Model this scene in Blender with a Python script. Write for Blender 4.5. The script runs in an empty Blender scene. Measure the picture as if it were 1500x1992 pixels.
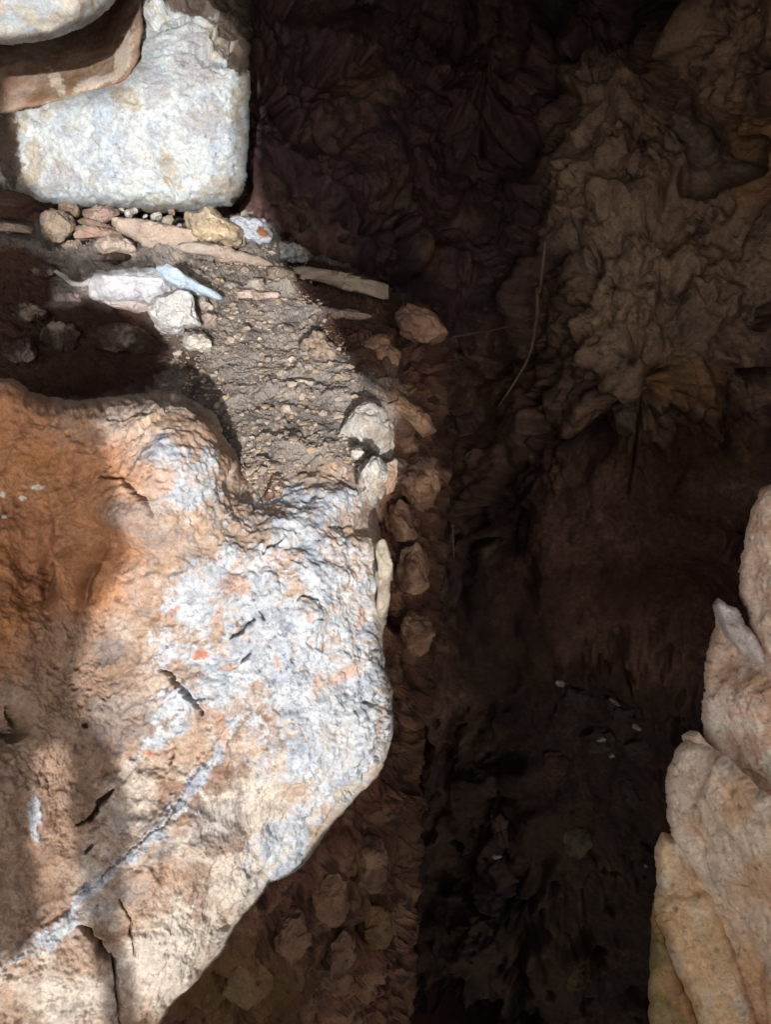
import bpy, math, random
import numpy as np

# ------------------------------------------------------------------ camera, world, sun, exposure
W, H = 1500.0, 1992.0
F = 1494.0
PITCH = math.radians(38.0)
CAM = np.array([0.0, 0.0, 1.5])
SUN_AZ, SUN_EL = math.radians(7.0), math.radians(19.0)      # sun behind the camera, a little to the right
SUN_V = np.array([math.sin(SUN_AZ)*math.cos(SUN_EL), -math.cos(SUN_AZ)*math.cos(SUN_EL), math.sin(SUN_EL)])

scene = bpy.context.scene
C = scene.collection
cd = bpy.data.cameras.new('camera'); cam = bpy.data.objects.new('camera', cd); C.objects.link(cam)
cam.location = CAM.tolist(); cam.rotation_euler = (math.pi/2-PITCH, 0, 0)
cd.sensor_fit = 'VERTICAL'; cd.sensor_height = 36.0; cd.lens = 36.0*F/H
cd.clip_start = 0.02; cd.clip_end = 400
scene.camera = cam

w = bpy.data.worlds.new('World'); scene.world = w; w.use_nodes = True
nt = w.node_tree; bg = nt.nodes['Background']
sky = nt.nodes.new('ShaderNodeTexSky'); sky.sky_type = 'NISHITA'; sky.sun_disc = False
sky.sun_elevation = SUN_EL; sky.sun_rotation = math.pi - SUN_AZ
sky.air_density = 0.6; sky.dust_density = 3.0; sky.ozone_density = 0.4
hs = nt.nodes.new('ShaderNodeHueSaturation'); hs.inputs['Saturation'].default_value = 0.3      # hazy, nearly neutral sky
nt.links.new(sky.outputs[0], hs.inputs['Color']); nt.links.new(hs.outputs[0], bg.inputs[0]); bg.inputs[1].default_value = 0.15

sd = bpy.data.lights.new('sun', 'SUN'); sun = bpy.data.objects.new('sun', sd); C.objects.link(sun)
sd.energy = 2.35; sd.angle = math.radians(0.5); sd.color = (1.0, 0.97, 0.93)
from mathutils import Vector
sun.rotation_euler = Vector(SUN_V.tolist()).to_track_quat('Z', 'Y').to_euler()
vs = scene.view_settings
vs.view_transform = 'Standard'; vs.look = 'None'; vs.gamma = 1.0; vs.use_curve_mapping = False
vs.exposure = 1.0

# ------------------------------------------------------------------ maths helpers
cp, sp = math.cos(PITCH), math.sin(PITCH)
def P(px, py, d):
    """point seen at photo pixel (px, py) at depth d along the optical axis"""
    x = (np.asarray(px, float)-750)/F*d; u = -(np.asarray(py, float)-996)/F*d
    return np.stack([x+0*u, u*sp+d*cp, CAM[2]+u*cp-d*sp], -1)

def _hash(i, j, k, s):
    h = (i.astype(np.uint32)*np.uint32(374761393)) ^ (j.astype(np.uint32)*np.uint32(668265263)) ^ (k.astype(np.uint32)*np.uint32(2147483647)) ^ np.uint32((s*974711+12345) & 0xffffffff)
    h = (h ^ (h >> np.uint32(13)))*np.uint32(1274126177)
    h = (h ^ (h >> np.uint32(16)))*np.uint32(2246822519)
    return h ^ (h >> np.uint32(15))

def perlin(p, s=0):
    p = p.astype(np.float32); fl = np.floor(p); f = p-fl; I = fl.astype(np.int64)
    u = f*f*f*(f*(f*6-15)+10)
    def g(a, b, c):
        h = _hash(I[:, 0]+a, I[:, 1]+b, I[:, 2]+c, s)
        gx = (h & np.uint32(1023)).astype(np.float32)/511.5-1
        gy = ((h >> np.uint32(10)) & np.uint32(1023)).astype(np.float32)/511.5-1
        gz = ((h >> np.uint32(20)) & np.uint32(1023)).astype(np.float32)/511.5-1
        return gx*(f[:, 0]-a)+gy*(f[:, 1]-b)+gz*(f[:, 2]-c)
    L = lambda a, b, t: a+(b-a)*t
    x00 = L(g(0,0,0), g(1,0,0), u[:, 0]); x10 = L(g(0,1,0), g(1,1,0), u[:, 0])
    x01 = L(g(0,0,1), g(1,0,1), u[:, 0]); x11 = L(g(0,1,1), g(1,1,1), u[:, 0])
    return L(L(x00, x10, u[:, 1]), L(x01, x11, u[:, 1]), u[:, 2])*1.2

def fbm(p, o=5, s=0, gain=.5, lac=2.03, ridged=False):
    a = 1.0; t = 0; r = 0
    for k in range(o):
        n = perlin(p+17.3*k, s+k)
        if ridged: n = 1-2*np.abs(n)*1.3
        r = r+a*n; t += a; a *= gain; p = p*lac
    return r/t

def worley(p, s=0):
    p = p.astype(np.float32); I = np.floor(p).astype(np.int64); f = p-I
    f1 = np.full(len(p), 9., np.float32); f2 = f1.copy(); idv = np.zeros(len(p), np.float32)
    for a in (-1, 0, 1):
        for b in (-1, 0, 1):
            for c in (-1, 0, 1):
                h = _hash(I[:, 0]+a, I[:, 1]+b, I[:, 2]+c, s)
                q = np.stack([(h & np.uint32(1023)), ((h >> np.uint32(10)) & np.uint32(1023)), ((h >> np.uint32(20)) & np.uint32(1023))], -1).astype(np.float32)/1023.
                d = np.sqrt(((q+np.array([a, b, c], np.float32)-f)**2).sum(1))
                m = d < f1
                f2 = np.where(m, f1, np.minimum(f2, d)); f1 = np.where(m, d, f1)
                idv = np.where(m, (h & np.uint32(4095)).astype(np.float32)/4095., idv)
    return f1, f2, idv

def lumps(p, s, k=.55):
    """rounded, overlapping, unevenly sized stones grown together: height 0..1 and an id"""
    w = p+k*np.stack([fbm(p*.6, 3, s+1), fbm(p*.6+7, 3, s+2), fbm(p*.6+13, 3, s+3)], -1)
    f1, f2, i = worley(w, s)
    return np.clip(1-f1*f1*(1.0+i), 0, 1)*(.4+.6*i), i, f2-f1
def facet(p, s, warp=.18):
    """broken rock: every cell is its own tilted plane, with sharp breaks between them (about -1..1)"""
    p = (p+warp*np.stack([fbm(p*1.3, 3, s+1), fbm(p*1.3+7, 3, s+2), fbm(p*1.3+13, 3, s+3)], -1)*1.5).astype(np.float32)
    I = np.floor(p).astype(np.int64); f = p-I; f1 = np.full(len(p), 1e-12, np.float32); h_ = np.zeros(len(p), np.float32)
    for a in (-1, 0, 1):
        for b in (-1, 0, 1):
            for c in (-1, 0, 1):
                h = _hash(I[:, 0]+a, I[:, 1]+b, I[:, 2]+c, s)
                g = _hash(I[:, 0]+a, I[:, 1]+b, I[:, 2]+c, s+77)
                un = lambda z, k: ((z >> np.uint32(k)) & np.uint32(1023)).astype(np.float32)/1023.
                dv = f-np.stack([un(h, 0)+a, un(h, 10)+b, un(h, 20)+c], -1); d = (dv*dv).sum(1)
                v = ((un(g, 0)-.5)*dv[:, 0]+(un(g, 10)-.5)*dv[:, 1]+(un(g, 20)-.5)*dv[:, 2])*1.7+(un(h, 5)-.5)*.7
                wt = np.exp(-22*d); f1 = f1+wt; h_ = h_+wt*v
    return h_/f1
def mott(p, sc, s): return fbm(p*sc, 7, s, gain=.74)*1.5
def ss(a, b, x):
    t = np.clip((x-a)/(b-a), 0, 1); return t*t*(3-2*t)

def tps(ctrl):
    c = np.array(ctrl, float); X = c[:, :2]/500.; n = len(c)
    def U(r2): return np.where(r2 > 0, r2*np.log(r2+1e-12), 0)
    K = U(((X[:, None]-X[None])**2).sum(-1))+np.eye(n)*1e-3
    A = np.zeros((n+3, n+3)); A[:n, :n] = K; A[:n, n] = 1; A[:n, n+1:] = X; A[n, :n] = 1; A[n+1:, :n] = X.T
    sol = np.linalg.solve(A, np.concatenate([c[:, 2], np.zeros(3)]))
    def f(px, py):
        px = np.asarray(px, float)/500.; py = np.asarray(py, float)/500.; r = sol[n]+sol[n+1]*px+sol[n+2]*py
        for k in range(n): r = r+sol[k]*U((px-X[k, 0])**2+(py-X[k, 1])**2)
        return r
    return f

def seg_dist(px, py, pts, closed=False):
    best = np.full(px.shape, 1e9); tt = np.zeros(px.shape); n = len(pts)
    for k in range(n if closed else n-1):
        ax, ay = pts[k][:2]; bx, by = pts[(k+1) % n][:2]
        vx, vy = bx-ax, by-ay; t = np.clip(((px-ax)*vx+(py-ay)*vy)/(vx*vx+vy*vy+1e-9), 0, 1)
        d = np.hypot(px-ax-t*vx, py-ay-t*vy); m = d < best
        best = np.where(m, d, best); tt = np.where(m, (k+t)/(n-1 if not closed else n), tt)
    return best, tt

def inside(px, py, pts):
    r = np.zeros(px.shape, bool); n = len(pts)
    for k in range(n):
        ax, ay = pts[k]; bx, by = pts[(k+1) % n]
        c = ((ay > py) != (by > py)) & (px < (bx-ax)*(py-ay)/((by-ay) if by != ay else 1e-9)+ax)
        r ^= c
    return r

def blobs(px, py, L):
    r = np.zeros(px.shape)
    for b in L:
        cx, cy, rx, ry = b[:4]; a = math.radians(b[4]) if len(b) > 4 else 0
        dx, dy = px-cx, py-cy; u = (dx*math.cos(a)+dy*math.sin(a))/rx; v = (-dx*math.sin(a)+dy*math.cos(a))/ry
        r = np.maximum(r, np.exp(-.7*(u*u+v*v)))
    return r

def srgb(r, g, b):
    c = np.array([r, g, b], float)/255.; return np.where(c < .04045, c/12.92, ((c+.055)/1.055)**2.4)

def mixc(a, b, t): return a+(b-a)*t[:, None]

# ------------------------------------------------------------------ materials
def rock_material(name, rough=.88, bump=.35, scale=140, speck=.22, spec=.25, dist=.004):
    m = bpy.data.materials.new(name); m.use_nodes = True; t = m.node_tree; N = t.nodes; Lk = t.links
    b = N['Principled BSDF']; b.inputs['Roughness'].default_value = rough; b.inputs['Specular IOR Level'].default_value = spec
    at = N.new('ShaderNodeAttribute'); at.attribute_name = 'mineral'
    tc = N.new('ShaderNodeTexCoord')
    n1 = N.new('ShaderNodeTexNoise'); n1.inputs['Scale'].default_value = scale; n1.inputs['Detail'].default_value = 6; n1.inputs['Roughness'].default_value = .65
    n2 = N.new('ShaderNodeTexNoise'); n2.inputs['Scale'].default_value = scale*2.7; n2.inputs['Detail'].default_value = 3
    v = N.new('ShaderNodeTexVoronoi'); v.inputs['Scale'].default_value = scale*.8
    for n in (n1, n2, v): Lk.new(tc.outputs['Object'], n.inputs['Vector'])
    r1 = N.new('ShaderNodeMapRange'); r1.inputs[1].default_value = .3; r1.inputs[2].default_value = .7
    r1.inputs[3].default_value = 1-speck; r1.inputs[4].default_value = 1+speck
    Lk.new(n1.outputs['Fac'], r1.inputs[0])
    r2 = N.new('ShaderNodeMapRange'); r2.inputs[1].default_value = .58; r2.inputs[2].default_value = .74   # sparse dark mineral grains
    r2.inputs[3].default_value = 1; r2.inputs[4].default_value = 1-speck*1.9
    Lk.new(n2.outputs['Fac'], r2.inputs[0])
    mu = N.new('ShaderNodeMath'); mu.operation = 'MULTIPLY'; Lk.new(r1.outputs[0], mu.inputs[0]); Lk.new(r2.outputs[0], mu.inputs[1])
    vm = N.new('ShaderNodeVectorMath'); vm.operation = 'SCALE'; Lk.new(at.outputs['Color'], vm.inputs[0]); Lk.new(mu.outputs[0], vm.inputs['Scale'])
    Lk.new(vm.outputs[0], b.inputs['Base Color'])
    ad = N.new('ShaderNodeMath'); ad.operation = 'MULTIPLY_ADD'; Lk.new(v.outputs['Distance'], ad.inputs[0]); ad.inputs[1].default_value = .35; Lk.new(n1.outputs['Fac'], ad.inputs[2])
    bp = N.new('ShaderNodeBump'); bp.inputs['Strength'].default_value = bump; bp.inputs['Distance'].default_value = dist
    Lk.new(ad.outputs[0], bp.inputs['Height']); Lk.new(bp.outputs[0], b.inputs['Normal'])
    return m
M_LIME = rock_material('weathered_limestone')
M_DIRT = rock_material('gravelly_dirt', rough=.95, bump=.8, scale=260, speck=.3, dist=.003)
M_STONE = rock_material('loose_stone', bump=.3, scale=180, speck=.16)
M_WALL = rock_material('dark_cave_rock', rough=.75, bump=.6, scale=60, speck=.3, dist=.01)
M_ROOT = rock_material('dry_root', bump=.3, scale=120, speck=.2)

# ------------------------------------------------------------------ mesh builders
def link(name, V, Fc, col, mat, parent=None, smooth=True):
    me = bpy.data.meshes.new(name)
    V = np.asarray(V, np.float32); Fc = [np.asarray(f, np.int32) for f in (Fc if isinstance(Fc, list) else [Fc]) if len(f)]
    me.vertices.add(len(V)); me.vertices.foreach_set('co', V.ravel())
    nl = sum(f.size for f in Fc); np_ = sum(len(f) for f in Fc)
    me.loops.add(nl); me.polygons.add(np_)
    me.loops.foreach_set('vertex_index', np.concatenate([f.ravel() for f in Fc]))
    st = []; o = 0
    for f in Fc:
        st.append(o+np.arange(len(f))*f.shape[1]); o += f.size
    me.polygons.foreach_set('loop_start', np.concatenate(st).astype(np.int32))
    me.update(calc_edges=True); me.validate()
    me.polygons.foreach_set('use_smooth', [smooth]*len(me.polygons))
    a = me.attributes.new('mineral', 'FLOAT_COLOR', 'POINT')
    rgba = np.ones((len(V), 4), np.float32); rgba[:, :3] = np.clip(col, 0.003, .9)
    if len(me.vertices) == len(V): a.data.foreach_set('color', rgba.ravel())
    me.materials.append(mat)
    ob = bpy.data.objects.new(name, me); C.objects.link(ob)
    if parent: ob.parent = parent
    return ob

def tag(o, label=None, cat=None, group=None, kind=None):
    if label and not kind: kind = 'thing'
    if label: o['label'] = label
    if cat: o['category'] = cat
    if group: o['group'] = group
    if kind: o['kind'] = kind
    return o

def grid_normals(Pg):
    dx = np.gradient(Pg, axis=1); dy = np.gradient(Pg, axis=0)
    n = np.cross(dx, dy); n /= np.linalg.norm(n, axis=-1, keepdims=True)+1e-12
    m = (n*(Pg-CAM)).sum(-1) > 0
    n[m] *= -1
    return n

def relief(name, poly, step, depth, disp, colour, mat, edge=(40, .12), back=.25, xs=None, ys=None, rough_edge=5, es=.02, alb=1., smooth=True, squash=None):
    """a rock with a real front relief, rounded rim and a closed back"""
    p = np.array(poly, float)
    if xs is None: xs = np.arange(p[:, 0].min()-8, p[:, 0].max()+8, step)
    if ys is None: ys = np.arange(p[:, 1].min()-8, p[:, 1].max()+8, step)
    X, Y = np.meshgrid(xs, ys); sh = X.shape
    q = np.stack([X.ravel()*es, Y.ravel()*es, 0*X.ravel()+3.3], -1)
    wx = fbm(q, 4, 5).reshape(sh)*rough_edge*2; wy = fbm(q+31, 4, 9).reshape(sh)*rough_edge*2
    ins = inside(X+wx, Y+wy, poly); dist, _ = seg_dist(X+wx, Y+wy, poly, True)
    t = np.clip(dist/edge[0], 0, 1)
    d0 = depth(X, Y); d = d0+edge[1]*(1-np.sqrt(1-(1-t)**2))
    Pg = P(X, Y, d); n = grid_normals(P(X, Y, d0+.35*(d-d0)))
    p0 = P(X, Y, squash[0]+squash[1]*(d0-squash[0]) if squash else d0).reshape(-1, 3)      # noise is sampled on the body, so it does not stretch over the rim
    disp_v = disp(p0, X.ravel(), Y.ravel())*(.3+.7*ss(0, 24, dist)).ravel()
    V = Pg.reshape(-1, 3)+n.reshape(-1, 3)*disp_v[:, None]
    col = colour(p0, X.ravel(), Y.ravel(), disp_v)
    idx = np.arange(X.size).reshape(sh)
    fm = ins[:-1, :-1] & ins[1:, :-1] & ins[:-1, 1:] & ins[1:, 1:]
    Q = np.stack([idx[:-1, :-1][fm], idx[1:, :-1][fm], idx[1:, 1:][fm], idx[:-1, 1:][fm]], -1)
    used = np.unique(Q); rm = np.full(X.size, -1); rm[used] = np.arange(len(used)); Q = rm[Q]; V = V[used]; col = col[used]
    faces = [Q]
    if back:
        E = np.concatenate([Q[:, [0, 1]], Q[:, [1, 2]], Q[:, [2, 3]], Q[:, [3, 0]]])
        key = np.sort(E, 1); k2 = key[:, 0].astype(np.int64)*len(V)+key[:, 1]
        _, inv, cnt = np.unique(k2, return_inverse=True, return_counts=True)
        B = E[cnt[inv] == 1]; bv = np.unique(B); br = np.full(len(V), -1); br[bv] = np.arange(len(bv))
        base = V[bv]; c0 = base.mean(0); ray = base-CAM; ray /= np.linalg.norm(ray, axis=1, keepdims=True)
        prev = bv; VV = [V]; CC = [col]; off = len(V)
        for dd, shk in ((.12, 0), (.35, .02), (.65, .08), (.9, .22), (1., .45)):
            r = base+(c0-base)*shk+ray*back*dd; r += .02*np.stack([perlin(r*9+3, 1), perlin(r*9+9, 2), perlin(r*9+14, 3)], -1)*min(1, dd*2)
            VV.append(r); CC.append(col[bv]); cur = off+np.arange(len(bv)); off += len(bv)
            a, b = br[B[:, 0]], br[B[:, 1]]
            faces.append(np.stack([prev[b], prev[a], cur[a], cur[b]], -1)); prev = cur
        VV.append((VV[-1].mean(0)+ray.mean(0)*back*.1)[None]); CC.append(col[bv].mean(0)[None])
        faces.append(np.stack([prev[b], prev[a], np.full(len(B), off)], -1))
        V = np.concatenate(VV); col = np.concatenate(CC)
    return link(name, V, faces, col*alb, mat, smooth=smooth)

def stone(name, outline, d0, tf, tb, pal, label=None, cat='stone', group=None, tilt=0.0, n=64, rough=.006, facets=6, seed=0, mat=None,
          pw=.75, sc=14, xt=0.0, pits=0, colfn=None, parent=None):
    """one closed stone: traced outline, its own distance, front and back bulge, facets and noise.
       tilt / xt: depth change in metres per 100 px down / right"""
    rs = np.random.RandomState(seed*7+len(outline)*13+int(outline[0][0])+3)
    o = np.array(outline, float); o = np.stack([.8*o+.2*np.roll(o, -1, 0), .2*o+.8*np.roll(o, -1, 0)], 1).reshape(-1, 2); c = (o.min(0)+o.max(0))/2
    if not inside(np.array([c[0]]), np.array([c[1]]), outline)[0]: c = o.mean(0)
    nt_, nph = n*2, n
    th = np.linspace(0, 2*math.pi, nt_, endpoint=False)
    R = np.zeros(nt_)
    for k in range(len(o)):
        a = o[k]-c; b = o[(k+1) % len(o)]-c; e = b-a
        dx, dy = np.cos(th), np.sin(th); den = dx*e[1]-dy*e[0]; den = np.where(abs(den) < 1e-9, 1e-9, den)
        r = (a[0]*e[1]-a[1]*e[0])/den; s = (a[0]*dy-a[1]*dx)/den
        R = np.where((r > 0) & (s >= -1e-6) & (s <= 1+1e-6), np.maximum(R, r), R)
    R = (np.roll(R, 1)+2*R+np.roll(R, -1))/4; R = R*(1+.09*perlin(np.stack([np.cos(th)*2.2+seed, np.sin(th)*2.2, 0*th+c[0]*.1], -1), 7))
    ph = np.linspace(0, math.pi, nph+1)[1:-1]
    rr = np.sin(ph)**.8; zz = np.sign(np.cos(ph))*np.abs(np.cos(ph))**pw
    px = c[0]+rr[:, None]*R[None]*np.cos(th); py = c[1]+rr[:, None]*R[None]*np.sin(th)
    dd = d0+tilt*(py-c[1])/100.+xt*(px-c[0])/100.-np.where(zz > 0, tf*zz, tb*zz)[:, None]
    V = P(px, py, dd).reshape(-1, 3)
    V = np.concatenate([V, P(np.array([c[0]]), np.array([c[1]]), np.array([d0-tf])), P(np.array([c[0]]), np.array([c[1]]), np.array([d0+tb]))])
    cen = P(c[0], c[1], d0); ext = np.abs(V-cen).max(0)
    size = R.mean()/F*d0
    for k in range(facets):
        nn = rs.normal(size=3); nn += np.array([0, -1.0, .5])*rs.uniform(.2, 1.6); nn /= np.linalg.norm(nn)
        s = (V-cen)@nn; h = s.max()*rs.uniform(.72, .93); V = V-nn*np.maximum(0, s-h)[:, None]*.93
    dr = V-cen; ln = np.linalg.norm(dr, axis=1, keepdims=True)+1e-9; dr = dr/ln
    q = V*sc+seed*3.1
    k = rough*(fbm(q, 5, seed)*1.6+.7*fbm(q*3.1, 4, seed+4, ridged=True)-.3)
    k = k+rough*1.3*facet(V*sc*1.6+seed, seed+11, .2)
    if pits:
        f1, f2, _ = worley(V*pits, seed); k = k-rough*1.2*ss(.35, .1, f1)
    V = V+dr*k[:, None]
    i = np.arange((nph-1)*nt_).reshape(nph-1, nt_)
    Q = np.stack([i[:-1], np.roll(i[:-1], -1, 1), np.roll(i[1:], -1, 1), i[1:]], -1).reshape(-1, 4)
    t0 = np.stack([np.full(nt_, len(V)-2), np.roll(i[0], -1), i[0]], -1); t1 = np.stack([np.full(nt_, len(V)-1), i[-1], np.roll(i[-1], -1)], -1)
    X = np.concatenate([px.ravel(), [c[0]]*2]); Y = np.concatenate([py.ravel(), [c[1]]*2])
    col = .82*(palette(V, pal, seed) if colfn is None else colfn(V, X, Y, k))
    ob = link(name, V, [Q, t0, t1], col, mat or M_STONE, parent)
    if label: tag(ob, label, cat, group)
    return ob

def palette(V, pal, seed=0, sc=9.0):
    cs = [srgb(*c) for c in pal]; col = np.tile(cs[0], (len(V), 1))
    for k, c in enumerate(cs[1:]):
        n = fbm(V*sc*(1+.5*k)+k*11+seed, 6, 20+k+seed, gain=.6); col = mixc(col, np.array(c), ss(-.06, .26, n))
    n = fbm(V*sc*5, 4, 77+seed); col = col*(1+.25*n)[:, None]*(1+.35*mott(V, sc*4, 78+seed))[:, None]
    return col

# ------------------------------------------------------------------ THE LEDGE (dirt top, crumbling flank)
ledge_d = tps([(-300,430,1.97),(0,430,1.95),(300,430,1.95),(500,430,1.97),(620,500,1.84),(760,590,1.70),(0,620,1.78),(-100,700,1.75),(200,640,1.72),(250,590,1.67),(400,600,1.62),(600,600,1.63),
  (700,640,1.60),(0,740,1.68),(200,740,1.66),(100,680,1.74),(280,690,1.62),(330,720,1.54),(380,740,1.47),(330,790,1.5),(600,760,1.41),(740,760,1.43),(500,950,1.215),(560,925,1.238),(620,900,1.262),(720,900,1.31),(820,680,1.58),(865,690,1.62),(830,620,1.68),
  (800,850,1.44),(860,850,1.50),(800,1000,1.46),(860,1000,1.55),(790,1300,1.55),(840,1300,1.62),(780,1500,1.66),(820,1500,1.76),(700,1700,1.66),(780,1750,1.9),(500,1900,1.6),
  (650,1950,1.9),(780,1992,2.15),(400,1300,1.5),(200,1800,1.55),(-100,1300,1.5),(-100,1000,1.5),(600,2150,2.0)])
def ledge_disp(p, X, Y):
    top = ss(980, 820, Y+.0*X)*ss(890, 700, X+.35*(Y-600)*(Y < 900)) 
    top = ss(1000, 860, Y)*ss(830, 700, X-.0*Y)
    # crusty ridges running across the dirt
    wq = p+.07*np.stack([perlin(p*6, 3), perlin(p*6+5, 4), 0*X], -1)+.02*np.stack([perlin(p*25, 5), perlin(p*25+5, 6), 0*X], -1)
    rg = fbm(wq*np.array([8, 27, 20.]), 5, 12, gain=.6, ridged=True)
    rg2 = fbm(wq*np.array([26, 80, 60.]), 3, 15, ridged=True)
    amp = .35+1.1*ss(-.15, .25, perlin(p*9+3, 41))
    cl, ci, cg = lumps(p*np.array([32, 40, 30.]), 44)
    w1 = p+.06*np.stack([fbm(p*14, 4, 61), fbm(p*14+5, 4, 62), fbm(p*14+9, 4, 63)], -1); a1, a2, ai = worley(w1*np.array([9, 30, 30.]), 64); b1, b2, bi = worley(w1*np.array([26, 70, 60.]), 65)
    plates = .022*(ai-.5)*ss(0, .12, a2-a1)+.007*(bi-.5)+.016*facet(p*np.array([7, 22, 22.]), 84, .3)+.006*facet(p*np.array([22, 60, 50.]), 85, .3)
    dirt = amp*(.008*np.clip(rg-.05, 0, 1)+.003*np.clip(rg2, 0, 1))+plates*(.5+.7*ss(-.2, .2, perlin(p*8, 66)))+.020*fbm(p*6, 3, 2)+.009*cl*ss(.0, .25, perlin(p*13, 42))*(ci > .4)+.0026*fbm(p*200, 3, 8)+.005*fbm(p*50, 5, 18, gain=.6)
    l1, i1, g1 = lumps(p*np.array([9, 9, 6.5]), 6, .9); l2, i2, g2 = lumps(p*np.array([24, 24, 17.]), 7, .8)
    low = 1-.2*ss(1400, 1750, Y)
    fp = p*np.array([1, 1, .6])
    rub = low*(.048*facet(fp*11, 81, .3)+.026*facet(fp*24, 82, .3)+.008*l2*ss(-.1, .25, perlin(p*7, 31))+.035*fbm(p*7, 4, 33)+.022*fbm(p*15*np.array([1, 1, .5]), 6, 30, gain=.66)+.007*fbm(p*60, 5, 34, gain=.66)-.03)
    rub = rub-.05*low*ss(.14, .3, fbm(p*np.array([15, 15, 10.])+3, 4, 35, gain=.6))
    return dirt*top+rub*(1-top)
def ledge_col(p, X, Y, h):
    n = fbm(p*10, 5, 40); m = fbm(p*35, 4, 44)
    dirt = mixc(np.tile(srgb(168,159,152), (len(X), 1)), srgb(132,123,118), ss(-.1, .25, n)); dirt = mixc(dirt, srgb(194,180,164), ss(.05, .3, m)*.7)
    rub = mixc(np.tile(srgb(150,106,86), (len(X), 1)), srgb(184,142,112), ss(-.1, .2, n)); rub = mixc(rub, srgb(106,78,68), ss(0, .2, m))
    rub = mixc(rub, srgb(158,122,76), ss(.2, .9, blobs(X, Y, [(450,1930,150,90),(730,700,60,60),(800,740,40,30)])+.5*m)*.8)
    rub = mixc(rub, srgb(112,62,54), ss(.4, .7, blobs(X, Y, [(850,690,45,60)])+.4*n)*.6)
    top = ss(1000, 860, Y)*ss(840, 690, X+60*n)
    shade_tint = mixc(np.tile(srgb(80,56,48), (len(X), 1)), srgb(92,64,50), ss(0, .25, n))      # dark reddish tint, paints the shade at both ends of the ledge
    shade_mask = ss(.35, .65, blobs(X, Y, [(90,690,290,110),(740,640,120,80),(640,560,110,40,20),(-60,560,200,70)])+.35*n)
    dirt = mixc(dirt, shade_tint, shade_mask); rub = mixc(rub, shade_tint, shade_mask*.6)
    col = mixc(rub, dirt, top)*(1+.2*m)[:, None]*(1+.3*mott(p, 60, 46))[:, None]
    return col
ledge_poly = [(-340,415),(0,425),(250,420),(420,415),(520,430),(560,480),(640,505),(765,560),(840,598),(878,640),(890,700),(878,770),(884,880),(874,1000),(868,1150),(858,1300),(838,1400),(832,1560),(815,1800),(800,2160),(150,2160),(-340,2160)]
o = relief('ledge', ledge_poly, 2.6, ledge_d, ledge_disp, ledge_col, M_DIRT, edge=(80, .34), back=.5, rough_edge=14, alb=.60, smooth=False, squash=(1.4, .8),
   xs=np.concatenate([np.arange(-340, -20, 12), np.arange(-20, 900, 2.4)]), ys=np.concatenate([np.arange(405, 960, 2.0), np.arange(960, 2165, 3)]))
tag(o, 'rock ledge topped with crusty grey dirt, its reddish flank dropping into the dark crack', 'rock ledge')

def LD(px, py): return float(ledge_d(np.array([px], float), np.array([py], float))[0])

# ------------------------------------------------------------------ THE BIG BOULDER
bould_d = tps([(-250,760,1.08),(0,760,1.12),(120,790,1.12),(-250,1200,.95),(0,900,1.10),(0,1200,1.02),(0,1500,.98),(0,1992,.95),(-250,2100,.9),
  (300,785,1.14),(390,800,1.17),(330,870,1.08),(430,900,1.14),(400,980,1.10),(240,900,1.09),(470,950,1.22),(150,820,1.11),(120,920,1.10),
  (550,960,1.222),(560,900,1.275),(640,890,1.275),(640,850,1.33),(700,960,1.25),(500,1050,1.14),(650,1100,1.16),(730,1100,1.22),(600,1250,1.12),(740,1300,1.22),(500,1400,1.09),(700,1450,1.18),(750,1480,1.24),
  (650,1550,1.19),(560,1650,1.18),(500,1600,1.12),(400,1700,1.07),(440,1800,1.12),(300,1850,1.03),(330,1990,1.08),(200,1600,1.04),(150,1300,1.08),(300,1200,1.1),(100,1750,1.0),(200,2100,1.0),
  (90,1080,1.09),(170,1100,1.09)])
CR = [  # cracks and holes in the boulder: points, width px, depth m
  ([(313,1302),(335,1312),(352,1338),(378,1362),(398,1388)], 7, .035), ([(378,1362),(402,1360)], 3, .015),
  ([(150,1605),(175,1592),(190,1572),(210,1545),(222,1533)], 8, .045), ([(165,1660),(180,1645)], 6, .02),
  ([(148,1800),(170,1812),(195,1850),(222,1878),(230,1935)], 8, .04), ([(235,1745),(252,1790),(262,1860)], 4, .02), ([(222,1870),(232,1990)], 6, .03),
  
  ([(200,930),(235,928),(262,955),(290,975),(303,1000)], 7, .025), 
  ([(448,1240),(470,1225),(495,1203)], 6, .022), ([(468,1290),(488,1272)], 6, .02), ([(508,1190),(514,1205)], 5, .015),
  ([(578,1168),(590,1163),(606,1166),(616,1178)], 4, .02), ([(598,1212),(625,1200)], 3, .012), ([(570,1280),(573,1290)], 6, .02),
  ([(707,1367),(718,1372)], 5, .03), ([(518,1712),(524,1716)], 7, .03), ([(638,1030),(660,1022),(690,1015)], 5, .012),
  ([(505,1085),(530,1070),(548,1060)], 5, .012), 
  ([(375,1095),(360,1085),(345,1082)], 3, .01), 
  ([(0,1425),(30,1440),(45,1415),(20,1370)], 14, .03), ([(660,1560),(700,1530),(730,1480),(745,1430),(750,1380)], 4, .012),
  ([(200,925),(230,880),(330,800)], 4, .006), ([(165,1405),(160,1415)], 6, .015), ([(340,1455),(330,1490)], 5, .012), ([(455,1390),(420,1445),(380,1500),(330,1590),(240,1665),(155,1745)], 3, .006)]
VEIN = [(470,1385),(440,1430),(405,1490),(375,1530),(330,1590),(300,1625),(240,1685),(165,1745),(140,1790),(60,1850),(0,1885)]
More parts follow.
